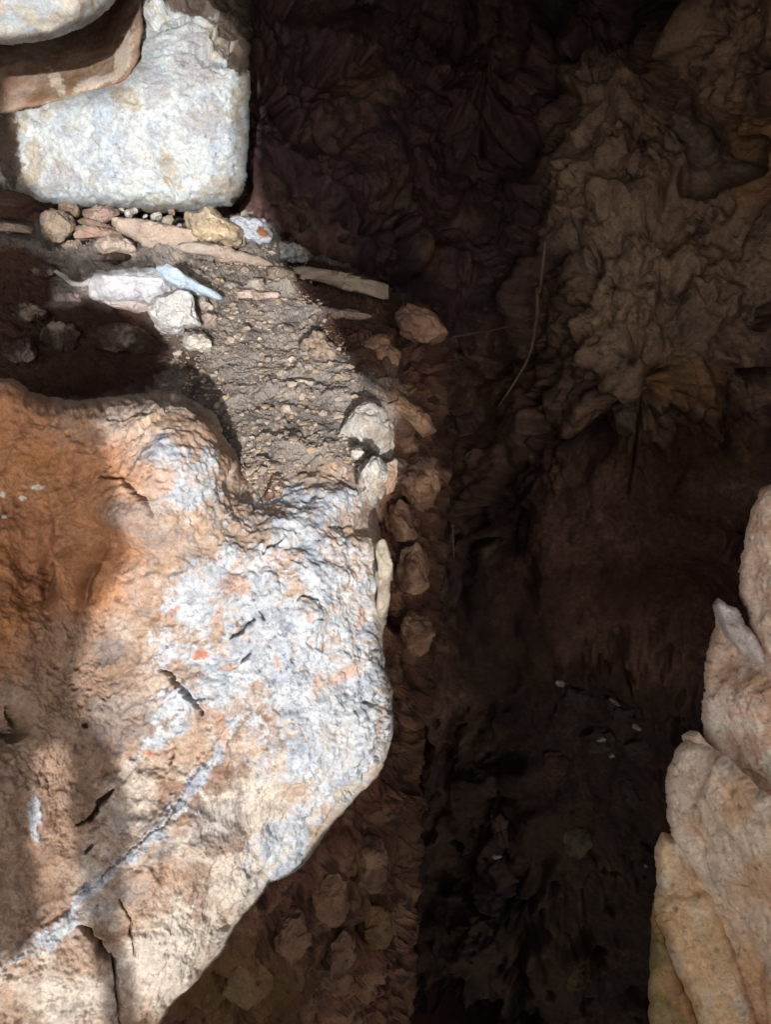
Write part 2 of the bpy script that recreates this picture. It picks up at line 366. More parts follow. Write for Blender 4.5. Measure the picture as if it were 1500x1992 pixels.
def bould_crust(p, X, Y):
    MA = mott(p, 14, 97); MB = mott(p+3, 26, 98); MC = mott(p+7, 70, 99)
    wx = X+30*fbm(p*16, 5, 95, gain=.65); wy = Y+30*fbm(p*16+5, 5, 96, gain=.65)
    B = blobs(wx, wy, [(365,960,50,36),(315,865,20,24,40),(400,890,22,45,15),(440,1090,36,70,45),(560,1030,75,28,-20),(500,1100,55,60,-30),(600,1130,90,50),(660,980,60,25,-15),
       (470,1180,60,50,-30),(380,1200,70,45),(560,1210,90,60),(500,1280,80,70),(620,1290,60,60),(440,1330,80,70),(340,1370,70,40,-30),(330,1430,70,25,-30),(560,1360,60,50),(600,1390,40,60),
       (700,1420,40,90,20),(620,1560,70,24,-50),(560,1680,60,20,-38),(680,1330,60,60),(580,1480,40,60,15),(70,1600,14,70,-5),(120,1810,90,26,-32),(740,1130,16,70),(560,960,70,30)])  # narrow upright blob at lower left paints sunlit whitening, the rest is crust
    vd, _ = seg_dist(wx, wy, VEIN); B = np.maximum(B*.86, .74*ss(34, 0, vd)*(.75+.5*ss(-.2, .3, MA)))
    B = np.maximum(B, .78*blobs(wx, wy, [(560,1210,200,270,0),(660,1430,110,170,20),(380,1220,90,130),(560,1620,110,50,-40),(340,920,60,70)]))
    return ss(.36, .72, B+.55*MA+.45*MB+.42*MC-.03)
def bould_disp(p, X, Y):
    wp = p+.03*np.stack([fbm(p*8, 3, 50), fbm(p*8+4, 3, 51), fbm(p*8+8, 3, 52)], -1)
    h = .026*fbm(wp*5, 4, 53)+.011*facet(p*7, 65, .3)+.007*facet(p*19, 66, .3)+.013*fbm(wp*17, 5, 54, gain=.62)+.007*np.abs(fbm(wp*24+5, 4, 64, gain=.6))
    # fine chips and pits, ridged grain running down to the left
    dvec = (X*.62-Y*.78)/500.; evec = (X*.78+Y*.62)/500.
    g = fbm(np.stack([dvec*6+.8*fbm(p*14, 3, 61), evec*26, 0*X+.5*p[:, 1]], -1), 5, 55, ridged=True)
    lowr = ss(1150, 1500, Y)*.8+.25
    h = h+.0035*g*lowr
    f1, f2, idv = worley(wp*30, 9); h = h+.004*ss(0, .5, f2-f1)*ss(.0, .3, fbm(p*7, 3, 58))+.003*(idv-.5)*ss(.1,.4,f2-f1)
    f1, f2, idv = worley(wp*75+3, 13); h = h-.005*ss(.42, .12, f1)*ss(-.15, .2, fbm(p*9, 2, 59))
    h = h+.0022*fbm(wp*90, 4, 57)+.0022*fbm(wp*230, 3, 60)+.011*np.clip(fbm(wp*38, 5, 63, gain=.66), -.4, .10)
    # lumps and hollows that the photo shows
    wx = X+14*fbm(p*22, 3, 71); wy = Y+14*fbm(p*22+5, 3, 72)
    h = h+.03*blobs(wx, wy, [(130,1110,28,70,-5)])+.022*blobs(wx, wy, [(255,1020,55,28,38)])+.012*blobs(wx, wy, [(597,1195,22,18),(360,1340,50,40),(545,1040,60,20,-25)])
    h = h-.035*blobs(wx, wy, [(92,1110,11,75,-3),(172,1120,9,60,12)])-.03*blobs(wx, wy, [(235,1085,45,22,30),(60,1100,26,60),(15,1410,30,40)])-.015*blobs(wx, wy, [(200,1800,30,60,-20),(480,1480,50,30,-30),(700,1020,60,18,-5)])
    vd, _ = seg_dist(wx, wy, VEIN); h = h+.003*ss(26, 2, vd)+.0022*bould_crust(p, X, Y)
    for pts, wd, dp in CR:
        x0 = min(a[0] for a in pts)-50; x1 = max(a[0] for a in pts)+50; y0 = min(a[1] for a in pts)-50; y1 = max(a[1] for a in pts)+50
        m = (X > x0) & (X < x1) & (Y > y0) & (Y < y1)
        if not m.any(): continue
        jx = X[m]+20*fbm(p[m]*45, 5, 81, gain=.75); jy = Y[m]+20*fbm(p[m]*45+9, 5, 82, gain=.75)
        dd, t = seg_dist(jx, jy, pts); ww = wd*.85*(.35+.8*np.sin(np.clip(t, .02, .98)*math.pi)**.7)
        h[m] -= dp*ss(ww, ww*.25, dd)
    return h
def bould_col(p, X, Y, h):
    n = len(X); N1 = fbm(p*9, 6, 90, gain=.6); N2 = fbm(p*22+3, 6, 91, gain=.62); N3 = fbm(p*60, 4, 92); N4 = fbm(p*14+9, 6, 94, gain=.65)
    MA = mott(p, 14, 97); MB = mott(p+3, 26, 98); MC = mott(p+7, 60, 99)
    wx = X+30*fbm(p*16, 5, 95, gain=.65); wy = Y+30*fbm(p*16+5, 5, 96, gain=.65)
    S = lambda L, m, lo=.40, hi=.72, k=.85: ss(lo, hi, k*blobs(wx, wy, L)+m)
    c = np.tile(srgb(192,164,142), (n, 1))
    c = mixc(c, srgb(218,204,190), ss(-.1, .3, MA)); c = mixc(c, srgb(158,122,98), ss(.02, .4, MB)*.8); c = mixc(c, srgb(150,144,144), ss(.08, .4, mott(p+1, 18, 101))*.6)
    # iron-stained left side
    L = ss(.25, .75, blobs(wx, wy, [(0,1000,260,230),(-60,850,220,110),(60,1120,200,120),(0,1250,140,80)])+.35*N1)
    c = mixc(c, srgb(190,132,90), L*.9); c = mixc(c, srgb(184,126,68), .6*L*S([(70,900,60,40),(20,1180,80,70),(0,1100,40,60)], MB)*.8)
    c = mixc(c, srgb(146,90,60), L*ss(0, .4, MA)*.8); c = mixc(c, srgb(176,140,112), L*ss(.1, .45, MB)*.5)
    L2 = ss(.3, .75, blobs(wx, wy, [(60,1450,200,170),(140,1300,130,110),(20,1620,140,130),(60,1750,100,80)])+.4*N2); c = mixc(c, srgb(156,126,104), L2*.75); c = mixc(c, srgb(122,92,74), L2*ss(.05, .35, MB)*.7)
    # pale cream zone along the lower right
    c = mixc(c, srgb(220,209,195), S([(480,1650,170,110,-40),(330,1850,150,80,-40),(650,1480,110,130),(700,1250,60,170),(120,1930,100,60),(430,1580,60,60)], .5*MA, .3, .7)*.8)
    c = mixc(c, srgb(148,118,98), S([(430,1510,70,60),(480,1410,80,25,-25),(350,1560,50,50),(440,1640,70,30),(180,1480,60,120),(560,1440,60,30),(380,1720,40,60)], MB)*.75)
    c = mixc(c, srgb(146,142,144), S([(270,1000,52,32,30),(240,1400,90,70),(420,1600,90,40,-30),(600,1450,60,80),(680,1010,60,18),(210,1260,60,30),(640,940,60,30),(330,1640,70,20,-35),(300,900,40,40)], MB)*.5)
    # blue-white mineral crust
    Bm = bould_crust(p, X, Y)
    bl = mixc(np.tile(srgb(208,214,220), (n, 1)), srgb(176,186,200), ss(-.1, .3, MA)); bl = mixc(bl, srgb(240,243,246), ss(.0, .4, MB)); bl = mixc(bl, srgb(120,128,146), ss(.06, .36, MC)*.65)
    c = mixc(c, bl, Bm*.92)
    c = mixc(c, srgb(208,164,136), S([(450,1140,45,30),(560,1090,45,18,-15),(640,1180,20,12),(395,1275,16,10),(290,1470,24,16),(430,1420,25,40),(440,1300,20,12),(660,1310,45,14,-40),(590,1200,16,14),
       (420,860,50,40),(300,940,90,50),(620,1330,14,40),(640,1070,24,14),(470,1230,16,30),(540,1290,14,22),(350,1300,30,14),(700,1200,20,40)], .9*MB, .5, .9)*.75)
    c = mixc(c, srgb(188,106,76), S([(612,1072,12,12),(392,1276,12,9),(290,1470,16,12),(738,1235,12,26),(340,1200,30,10,-50)], .9*MB, .6, .95)*.7)
    # chips of pale shell-like flakes on the left
    c = mixc(c, srgb(235,232,214), ss(.7, .8, blobs(X+10*N3, Y+10*N2, [(42,968,9,8),(68,945,24,8,-8),(2,960,8,8),(5,1005,10,7)])+.15*N3))
    c = mixc(c, srgb(84,68,60), ss(.24, .46, MC+.3*MA)*.65)              # dark grains
    c = c*(1+.35*N3)[:, None]*(1+.30*MC)[:, None]
    return c
bould_poly = [(-260,700),(-60,738),(20,742),(60,762),(125,778),(200,776),(240,768),(300,762),(350,764),(395,788),(425,815),(445,855),(468,900),(480,925),(500,930),(560,895),(620,855),(660,840),(700,860),(738,890),(742,960),(738,1000),
  (742,1040),(752,1060),(758,1130),(752,1200),(745,1240),(752,1300),(762,1350),(764,1420),(746,1490),(718,1532),(688,1560),(660,1590),(635,1620),(600,1680),(565,1705),(525,1722),(500,1755),(455,1800),(440,1840),(390,1900),(330,1960),(270,2050),(200,2160),(-260,2160)]
o = relief('boulder', bould_poly, 2.0, bould_d, bould_disp, bould_col, M_LIME, edge=(46, .11), back=.32, rough_edge=5, alb=.70,
   xs=np.concatenate([np.arange(-260, -16, 10), np.arange(-16, 775, 1.9)]), ys=np.concatenate([np.arange(695, 2010, 1.9), np.arange(2010, 2165, 10)]))
tag(o, 'huge sunlit limestone boulder in front, orange on its left, with blue-white mineral veins', 'boulder')

# ------------------------------------------------------------------ UPPER LEFT ROCKS
def white_disp(p, X, Y):
    h = .02*fbm(p*5, 4, 110)+.005*facet(p*6, 131, .3)+.006*fbm(p*20, 5, 111, gain=.6)+.003*fbm(p*70, 4, 112)+.0016*fbm(p*200, 3, 114)+.008*np.clip(fbm(p*34*np.array([1,1,1.6]), 5, 115, gain=.66), -.4, .06)-.004*ss(.16, .3, fbm(p*60, 4, 130))
    f1, f2, idv = worley(p*34, 4); h = h-.006*ss(.4, .1, f1)*ss(0, .25, fbm(p*6, 3, 113))
    c = ss(120, 20, Y+40*fbm(p*9, 3, 116)-.35*(X-300)*(X > 300)); f1, f2, idv = worley(p*16, 5); h = h+c*(.05*(idv-.6)+.02*fbm(p*22, 4, 117))
    for pts, wd, dp in [([(65,232),(95,245),(120,240),(142,252)], 3, .008), ([(300,330),(325,350),(345,385)], 4, .012), ([(40,215),(75,205),(110,185)], 4, .012), ([(455,80),(448,120)], 4, .012)]:
        d, t = seg_dist(X+4*fbm(p*50, 3, 118), Y+4*fbm(p*50+4, 3, 119), pts); h = h-dp*ss(wd, wd*.3, d)
    return h
def white_col(p, X, Y, h):
    n = len(X); a = fbm(p*8, 6, 120, gain=.6); b = fbm(p*24, 6, 121, gain=.6); f = fbm(p*75, 4, 122)
    wx = X+22*fbm(p*14, 4, 123); wy = Y+22*fbm(p*14+5, 4, 124)
    MA = mott(p, 12, 125); MB = mott(p+2, 24, 126); MC = mott(p+5, 60, 127)
    c = mixc(np.tile(srgb(218,225,228), (n, 1)), srgb(192,206,220), ss(-.1, .3, MA)); c = mixc(c, srgb(226,224,212), ss(.0, .4, MB)*.6); c = mixc(c, srgb(160,156,156), ss(.05, .4, mott(p+8, 16, 128))*.55)
    dv = (X*.8+Y*.6)/500.; ev = (X*.6-Y*.8)/500.; MS = fbm(np.stack([dv*7+.7*MA, ev*26+.9*MA, 0*X], -1), 6, 129, gain=.66)*1.5
    c = mixc(c, srgb(176,178,186), ss(.05, .35, MS)*.6); c = mixc(c, srgb(190,172,136), ss(.14, .4, -MS)*.6); c = mixc(c, srgb(70,66,66), ss(.30, .42, MS*.7+MC*.5)*.55)
    c = mixc(c, srgb(176,172,176), ss(.5, .7, blobs(wx, wy, [(380,120,50,60,20),(400,230,60,50),(120,345,40,25),(300,170,30,50)])+.8*MB)*.6)
    c = mixc(c, srgb(84,80,80), ss(.36, .56, MC+.35*MA+.16*blobs(wx, wy, [(110,340,60,40),(380,130,50,50),(400,300,60,60)]))*.6)
    c = mixc(c, srgb(172,146,104), ss(.5, .72, blobs(wx, wy, [(440,370,60,26),(330,330,20,45,-35),(470,200,14,120),(60,330,26,60),(30,250,30,40),(300,400,100,10),(430,80,60,30,30),(250,200,20,40,-40)])+.9*MB)*.5)
    c = mixc(c, srgb(90,72,60), ss(.45, .7, blobs(wx, wy, [(410,-10,170,52,10),(450,40,56,60,20),(476,90,30,60),(10,300,34,100),(470,392,30,10)])+.8*MA)*.95)
    return c*(1+.22*f)[:, None]*(1+.25*MC)[:, None]
white_d = tps([(-200,150,1.95),(-200,400,2.05),(0,250,1.98),(0,400,2.05),(200,200,1.86),(200,400,1.96),(330,100,1.88),(300,300,1.88),(460,150,1.90),(460,390,1.99),(400,0,2.0),(250,20,2.0),(480,0,2.1),(400,-80,2.1)])
white_poly = [(-60,232),(0,212),(60,192),(130,182),(230,158),(262,110),(268,50),(262,-70),(494,-70),(492,40),(488,100),(488,180),(484,280),(480,340),(472,378),(452,402),(400,413),(300,414),(200,408),(130,402),(74,392),(30,374),(-60,350)]
o = relief('pale_rock', white_poly, 2.2, white_d, white_disp, white_col, M_LIME, edge=(46, .12), back=.35, rough_edge=4, alb=.69)
tag(o, 'large white sunlit rock face above the ledge with yellow and dark speckled stains', 'rock')

def plain_col(pal, seed, sc=9): return lambda p, X, Y, h: palette(p, pal, seed, sc)
def rough_disp(a, s, cell=0, cs=16):
    def f(p, X, Y):
        h = a*(1.6*fbm(p*6, 4, s)+.6*fbm(p*22, 5, s+1)+.15*fbm(p*80, 3, s+2))
        if cell:
            q = p*cs; q = q+.8*np.stack([fbm(q*.7, 3, s+5), fbm(q*.7+7, 3, s+6), fbm(q*.7+3, 3, s+7)], -1)
            f1, f2, idv = worley(q, s); h = h+cell*(idv-.5)+.4*cell*ss(0, .25, f2-f1)
        return h
    return f
o = relief('brown_rock', [(-90,90),(60,70),(150,30),(205,0),(220,-60),(275,-60),(278,60),(272,110),(250,160),(150,195),(60,215),(-90,240)], 2.6,
   tps([(-90,100,2.08),(-90,230,2.05),(0,150,2.02),(100,120,2.05),(200,60,2.05),(180,140,1.99),(255,60,1.93),(240,140,1.9),(90,170,1.97)]), rough_disp(.010, 140),
   lambda p, X, Y, h: mixc(palette(p, [(140,112,94),(168,146,128),(120,94,66),(150,134,122)], 3), srgb(206,192,178), ss(.5, .65, blobs(X, Y, [(240,110,16,60,15),(190,160,50,10,-20),(110,160,12,30,-30)])+.7*mott(p, 30, 8))*.8), M_LIME, edge=(20, .06), back=.25, alb=.85)
tag(o, 'smooth brown hollowed rock wedged under the pale overhanging slab in the upper left corner', 'rock')
o = relief('overhanging_slab', [(-120,-90),(250,-90),(232,-10),(215,22),(170,48),(120,68),(85,76),(40,84),(0,88),(-120,100)], 2.4,
   tps([(-120,-80,1.6),(230,-80,1.68),(0,0,1.62),(150,20,1.64),(0,80,1.68),(200,10,1.70),(100,60,1.69)]), rough_disp(.009, 150),
   plain_col([(196,190,180),(214,206,194),(168,150,128),(190,200,206)], 5, 12), M_LIME, edge=(22, .08), back=.3, alb=.8)
tag(o, 'grey white slab jutting out over the brown hollow in the top left corner', 'rock')

# ------------------------------------------------------------------ CAVE WALL
wall_d = tps([(-700,200,2.2),(-700,1500,2.4),(300,-400,2.6),(300,200,2.5),(500,100,2.45),(500,400,2.45),(650,250,2.6),(700,480,2.55),(800,150,2.9),(820,500,2.7),(900,0,3.3),(1000,150,3.1),(950,350,2.95),(1000,500,2.7),
  (1100,150,2.7),(1100,350,2.5),(1090,520,2.35),(1200,250,2.45),(1250,80,2.6),(1350,50,2.1),(1450,50,1.95),(1450,200,1.98),(1460,330,2.05),(1380,300,2.25),(1300,300,2.3),(1300,450,2.2),(1150,600,2.2),(1250,650,2.12),(1400,600,2.1),(1480,600,2.1),
  (1200,780,2.15),(1080,760,2.4),(950,650,2.9),(920,800,3.0),(1240,830,2.2),(1400,760,2.15),(1480,780,2.2),(1450,900,2.4),(1000,860,2.7),(1150,900,2.5),(1300,950,2.45),(1200,1100,2.5),(1000,1100,2.8),(1400,1150,2.5),(900,1100,3.1),
  (1100,1300,3.3),(1300,1300,3.1),(950,1350,3.8),(1200,1420,3.5),(1100,1600,3.6),(950,1550,3.8),(1250,1600,3.8),(1000,1800,4.0),(1150,1850,4.1),(1100,2000,4.3),(850,1700,4.5),(850,2000,4.6),(1100,2700,4.4),(1700,300,1.8),(1700,1200,2.1),(2200,200,1.3),(2200,1500,1.6),(2200,2700,2.0),(700,-900,2.6),(1800,-900,1.8),(300,1500,3.0),(300,2700,3.0)])
def wall_disp(p, X, Y):
    calm = ss(.3, .7, blobs(X, Y, [(1200,1080,200,170),(1100,1500,160,180),(1420,950,120,80),(1000,1250,120,200)]))
    l1, i1, g1 = lumps(p*np.array([5, 5, 3.2]), 21, .6); l2, i2, g2 = lumps(p*np.array([13, 13, 9.]), 22, .6); l3, i3, g3 = lumps(p*30, 23, .8)
    pa = ss(-.2, .2, perlin(p*3.1, 25)); pb = ss(-.1, .25, perlin(p*6+4, 26))
    h = (1-.7*calm)*(.13*l1+.05*l2*(.2+.8*pa)+.016*l3*pb)-.08
    q = p+.12*np.stack([fbm(p*4, 3, 231), fbm(p*4+5, 3, 232), fbm(p*4+9, 3, 233)], -1)
    fp = p*np.array([1, 1, .62])
    h = .2*h+(1-.7*calm)*(.13*facet(fp*3.2, 241, .3)+.055*facet(fp*8+2, 242, .3)+.022*facet(fp*20, 243, .3)*(.4+pb))
    h = h+.13*fbm(p*np.array([3.2, 3.2, 2.]), 3, 205)+(.06-.04*calm)*fbm(q*np.array([5.5, 5.5, 1.7]), 3, 206, gain=.5)+.020*fbm(p*22, 6, 207, gain=.68)+.02*pb*(1-calm)*facet(p*34, 244, .2)
    h = h-.20*(1-calm)*ss(.12, .30, fbm(q*np.array([4.5, 4.5, 2.6])+6, 4, 209, gain=.6))*ss(1250, 950, X)-.10*(1-calm)*ss(.2, .32, fbm(q*9, 4, 210, gain=.6))
    hole = [([(1345,350),(1400,345),(1440,325),(1450,290)], 26, .22), ([(1130,480),(1122,560)], 9, .10), ([(1310,0),(1330,80)], 24, .25), ([(1480,750),(1510,770),(1560,760)], 22, .2), ([(1235,830),(1228,900),(1222,960)], 6, .04),
       ([(1290,725),(1320,715)], 14, .10), ([(1040,850),(1100,870),(1160,890)], 16, .12)]
    for pts, wd, dp in hole:
        m = (np.abs(X-pts[0][0]) < 220) & (np.abs(Y-pts[0][1]) < 220)
        dd, t = seg_dist(X[m]+14*fbm(p[m]*12, 3, 211), Y[m]+14*fbm(p[m]*12+4, 3, 212), pts); h[m] -= dp*ss(wd, wd*.35, dd)
    return h
def wall_col(p, X, Y, h):
    n = len(X); a = fbm(p*4, 6, 220, gain=.6); b = fbm(p*13, 6, 221, gain=.6); f = fbm(p*40, 4, 222)
    wx = X+50*fbm(p*6, 4, 223); wy = Y+50*fbm(p*6+5, 4, 224)
    c = mixc(np.tile(srgb(112,84,74), (n, 1)), srgb(146,116,90), ss(-.05, .2, b)); c = mixc(c, srgb(74,52,58), ss(0, .25, a))
    c = mixc(c, srgb(182,152,124), ss(.05, .9, blobs(wx, wy, [(1330,560,170,260),(1150,330,90,190,10),(1460,430,90,200),(1250,650,180,120),(1150,560,90,90),(1430,60,120,90),(1440,190,70,60),(1120,420,80,90),(1400,430,120,60),(1230,800,90,60)])+.6*b)*.85)
    c = mixc(c, srgb(178,134,92), ss(.45, .7, blobs(wx, wy, [(1460,300,60,110),(820,480,30,40),(720,160,50,60),(1350,760,90,50)])+.5*b)*.8)
    c = mixc(c, srgb(118,110,98), ss(.5, .8, blobs(wx, wy, [(1100,480,40,70),(1370,270,60,40),(1330,640,60,30)])+.5*a)*.4)
    c = mixc(c, srgb(124,92,62), ss(.5, .75, blobs(wx, wy, [(1400,880,110,60),(1120,1620,60,40),(1100,1850,120,80)])+.4*a)*.8)
    c = mixc(c, srgb(60,44,46), ss(.12, .34, mott(p, 9, 226))*.75); c = mixc(c, srgb(200,180,156), ss(.24, .5, mott(p+4, 14, 227))*.5)
    c = mixc(c, srgb(66,50,54), ss(.3, .75, blobs(wx, wy, [(700,150,300,330),(900,420,160,260),(1150,20,220,90)])+.5*b)*.72)     # darker purplish tone across the upper left and top
    c = mixc(c, srgb(52,40,36), ss(.35, .7, blobs(wx, wy, [(1080,1750,330,420),(980,1150,120,260),(1150,1400,260,120)])+.4*b)*.8)    # darkness of the pit put into the colour
    c = mixc(c, srgb(124,90,76), ss(.2, .8, blobs(wx, wy, [(1230,1080,230,190)])+.3*b)*.7)
    vs_ = mott(p*np.array([1, 1, .22]), 12, 229); c = c*(1+.45*vs_)[:, None]
    return c*(1+.35*f)[:, None]*(1+.5*mott(p, 40, 228))[:, None]
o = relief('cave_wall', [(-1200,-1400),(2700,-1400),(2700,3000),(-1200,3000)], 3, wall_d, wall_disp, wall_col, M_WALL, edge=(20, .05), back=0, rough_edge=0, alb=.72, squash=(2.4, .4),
   xs=np.concatenate([np.arange(-1180, 380, 30), np.arange(380, 1540, 3.2), np.arange(1540, 2680, 25)]), ys=np.concatenate([np.arange(-1380, -60, 30), np.arange(-60, 2040, 3.4), np.arange(2040, 2990, 30)]))
tag(o, kind='structure')

# world-space sheets: roof, side walls, ground outside
def sheet(name, fn, nu, nv, mat, pal, amp, s, kind='structure', thick=0.12):
    u, v = np.meshgrid(np.linspace(0, 1, nu), np.linspace(0, 1, nv)); Pg = fn(u, v)
    dx = np.gradient(Pg, axis=1); dy = np.gradient(Pg, axis=0); n = np.cross(dx, dy); n /= np.linalg.norm(n, axis=-1, keepdims=True)
    V = Pg.reshape(-1, 3); n = n.reshape(-1, 3); h = amp*(fbm(V*2.2, 4, s)+.5*fbm(V*8, 4, s+1, ridged=True))
    V1 = V+n*h[:, None]; V2 = V1-n*thick
    i = np.arange(nu*nv).reshape(nv, nu); q = np.stack([i[:-1, :-1], i[:-1, 1:], i[1:, 1:], i[1:, :-1]], -1).reshape(-1, 4); k = nu*nv
    faces = [q, q[:, ::-1]+k]
    for e in (i[0], i[-1], i[:, 0], i[:, -1]): faces.append(np.stack([e[:-1], e[1:], e[1:]+k, e[:-1]+k], -1))
    VV = np.concatenate([V1, V2]); o = link(name, VV, faces, palette(VV, pal, s, 3), mat); return tag(o, kind=kind)
ROCKP = [(118,86,70),(150,118,92),(86,62,56)]
st = lambda x, y, z: np.stack([x+0*y*z, y+0*x*z, z+0*x*y], -1)
sheet('shading_cave_roof', lambda u, v: st(-3.2+6.4*u, .42+.25*ss(.50, .56, u)+4.2*v, 2.16-.12*v-.40*ss(.46, .53, u)), 160, 90, M_WALL, ROCKP, .05, 301)  # unseen roof, its lip and lowered right part shaped to darken the back
sheet('cave_side_wall', lambda u, v: st(-1.75-.25*np.sin(u*3), 0.1+4.1*u, -3.9+6.6*v), 90, 60, M_WALL, ROCKP, .12, 303)
sheet('cave_side_wall', lambda u, v: st(1.75+.25*np.sin(u*3), 0.1+4.1*u, -3.9+6.6*v), 90, 60, M_WALL, ROCKP, .12, 305)
sheet('cave_floor', lambda u, v: st(-3+6*u, -.3+5.6*v, -3.7+.1*np.sin(u*5)), 90, 70, M_WALL, ROCKP, .10, 307)
sheet('ground', lambda u, v: st(-150+300*u, -200+199.4*v, -.25+0*u), 60, 60, M_DIRT, [(170,130,96),(150,110,80)], .12, 309, thick=.5)

# ------------------------------------------------------------------ SUN BLOCKER (unseen wall added behind the camera, holes traced from the lit areas)
s = SUN_V; YM = -1.45
def to_blocker(px, py, d):
    p = P(px, py, d); t = (YM-p[1])/s[1]; q = p+s*t; return (q[0], q[2])
bd = lambda x, y: float(bould_d(np.array([x], float), np.array([y], float))[0])
wd_ = lambda x, y: float(white_d(np.array([x], float), np.array([y], float))[0])
beamA = [(-60,-80,1.62),(300,-80,2.0),(478,-60,2.0)]+[(482,y,wd_(482, y)) for y in (60, 200, 330)]
beamA += [(533,440,LD(533,440)),(545,500,LD(545,500)),(400,520,LD(400,520)),(340,512,LD(340,512)),(290,498,LD(290,498)),(200,500,LD(200,500)),(120,484,LD(120,484)),(100,425,1.95),(66,385,1.97),(30,330,1.97),(38,270,1.97),(4,200,1.98)]
beamB = [(345,500,LD(345,500)),(540,490,LD(540,490)),(550,520,LD(550,520)),(600,575,LD(600,575)),(648,610,LD(648,610)),(665,680,LD(665,680)),(705,745,LD(705,745)),(775,790,1.42),(778,900,1.30),
  (600,930,LD(600,930)),(500,960,LD(500,960)),(440,850,LD(440,850)),(405,770,LD(405,770)),(360,700,LD(360,700)),(330,655,LD(330,655)),(280,625,1.60),(165,585,1.60),(110,590,1.62),(120,560,1.62),(160,535,1.62),(300,515,1.60)]
beamC = [(230,760,1.12),(360,755,1.13),(440,800,1.17),(490,900,1.2),(520,940,1.22),(640,860,1.26),(700,850,1.28),(778,900,1.30),(772,1000,1.27),(765,1200,1.25),(775,1400,1.25),(775,1500,1.28),(720,1560,1.25),(640,1650,1.22),(540,1745,1.2),(470,1830,1.15),(400,1910,1.13),(300,2010,1.08),
  (290,1992,1.05),(262,1850,1.03),(250,1700,1.04),(262,1600,1.05),(225,1450,1.07),(150,1320,1.08),(190,1180,1.1),(255,1080,1.12),(245,960,1.10),(210,880,1.09),(190,800,1.1)]
streak = [(62,1480,.99),(102,1480,1.0),(134,1650,1.0),(156,1780,1.0),(184,1900,1.0),(204,2060,1.0),(-60,2060,.93),(-60,1890,.94),(40,1850,.98),(92,1770,1.0),(66,1640,.99)]
HOLES = [[to_blocker(*b) for b in bm] for bm in (beamA, beamB, beamC, streak)]
for hh in HOLES: print('HOLE', [(round(a, 2), round(b, 2)) for a, b in hh])
def sun_blocker():
    xs = np.concatenate([np.arange(-3, -1.1, .06), np.arange(-1.1, .7, .007), np.arange(.7, 3.2, .06)]); zs = np.concatenate([np.arange(-.5, .3, .06), np.arange(.3, 2.4, .007), np.arange(2.4, 3.7, .06)])
    X, Z = np.meshgrid(xs, zs); sh = X.shape; q = np.stack([X.ravel(), 0*X.ravel(), Z.ravel()], -1)
    wx = X+.012*fbm(q*14, 4, 401).reshape(sh); wz = Z+.012*fbm(q*14+5, 4, 402).reshape(sh)
    solid = ~np.any([inside(wx, wz, hh) for hh in HOLES], axis=0)
    top = Z < 3.0-.55*ss(.35, .9, X)+.2*np.sin(X*2)+.1*perlin(q*2, 3).reshape(sh); solid &= top & (X+.1*np.sin(Z*5) < 1.75) & (X+.1*np.sin(Z*4) > -1.6)
    dist = np.min([seg_dist(wx, wz, hh, True)[0] for hh in HOLES], axis=0)
    th = .01+.16*ss(0, .3, dist); rel = (.10*fbm(q*3, 4, 404)+.03*fbm(q*12, 4, 405)).reshape(sh)*ss(0, .25, dist)
    Vf = np.stack([X, YM+th*.5+rel, Z], -1).reshape(-1, 3); Vb = np.stack([X, YM-th-rel*.5, Z], -1).reshape(-1, 3)
    i = np.arange(X.size).reshape(sh); fm = solid[:-1, :-1] & solid[1:, :-1] & solid[:-1, 1:] & solid[1:, 1:]
    Q = np.stack([i[:-1, :-1][fm], i[:-1, 1:][fm], i[1:, 1:][fm], i[1:, :-1][fm]], -1); k = X.size
    E = np.concatenate([Q[:, [0, 1]], Q[:, [1, 2]], Q[:, [2, 3]], Q[:, [3, 0]]]); ks = np.sort(E, 1); _, inv, cnt = np.unique(ks[:, 0].astype(np.int64)*k+ks[:, 1], return_inverse=True, return_counts=True); B = E[cnt[inv] == 1]
    V = np.concatenate([Vf, Vb]); faces = [Q, Q[:, ::-1]+k, np.stack([B[:, 1], B[:, 0], B[:, 0]+k, B[:, 1]+k], -1)]
    used = np.unique(np.concatenate([f.ravel() for f in faces])); rm = np.full(2*k, -1); rm[used] = np.arange(len(used))
    V = V[used]; o = link('sun_blocker_wall', V, [rm[f] for f in faces], palette(V, [(186,140,104),(206,168,130),(150,104,76)], 9, 3), M_WALL); tag(o, kind='structure')
sun_blocker()

# ------------------------------------------------------------------ RIGHT-HAND STACK
TAN = [(236,206,184),(244,222,204),(214,178,150),(234,208,190)]
OCH = [(206,174,134),(222,196,160),(184,142,104),(214,202,182)]
PNK = [(176,142,130),(196,164,148),(150,116,104)]
def stack_disp(sd_, am=1.):
    def f(p, X, Y):
        q = p*np.array([1, 1, 1.]); w_ = q+.05*np.stack([fbm(q*9, 3, sd_+8), fbm(q*9+4, 3, sd_+9), 0*X], -1); f1, f2, i_ = worley(w_*np.array([9, 9, 7.]), sd_+10); h = am*.008*(i_-.5)*ss(0, .25, f2-f1)+am*.022*facet(q*6, sd_+11, .25)+am*.008*facet(q*17, sd_+12, .3)+.008*fbm(q*7, 4, sd_)+.004*fbm(q*26, 5, sd_+1, gain=.6)+.0022*fbm(q*90, 4, sd_+2)+.0014*fbm(q*260, 3, sd_+6)
        e = ((X-1300)*.88-(Y-1500)*.42)/500.; g = fbm(np.stack([e*24, (X+Y)/500.*3+.6*fbm(p*12, 3, sd_+7), 0*X], -1), 4, sd_+3, ridged=True); h = h+.003*g
        f1, f2, i_ = worley(p*70, sd_+4); return h-.0035*ss(.32, .08, f1)*ss(-.05, .2, fbm(p*10, 3, sd_+5))
    return f
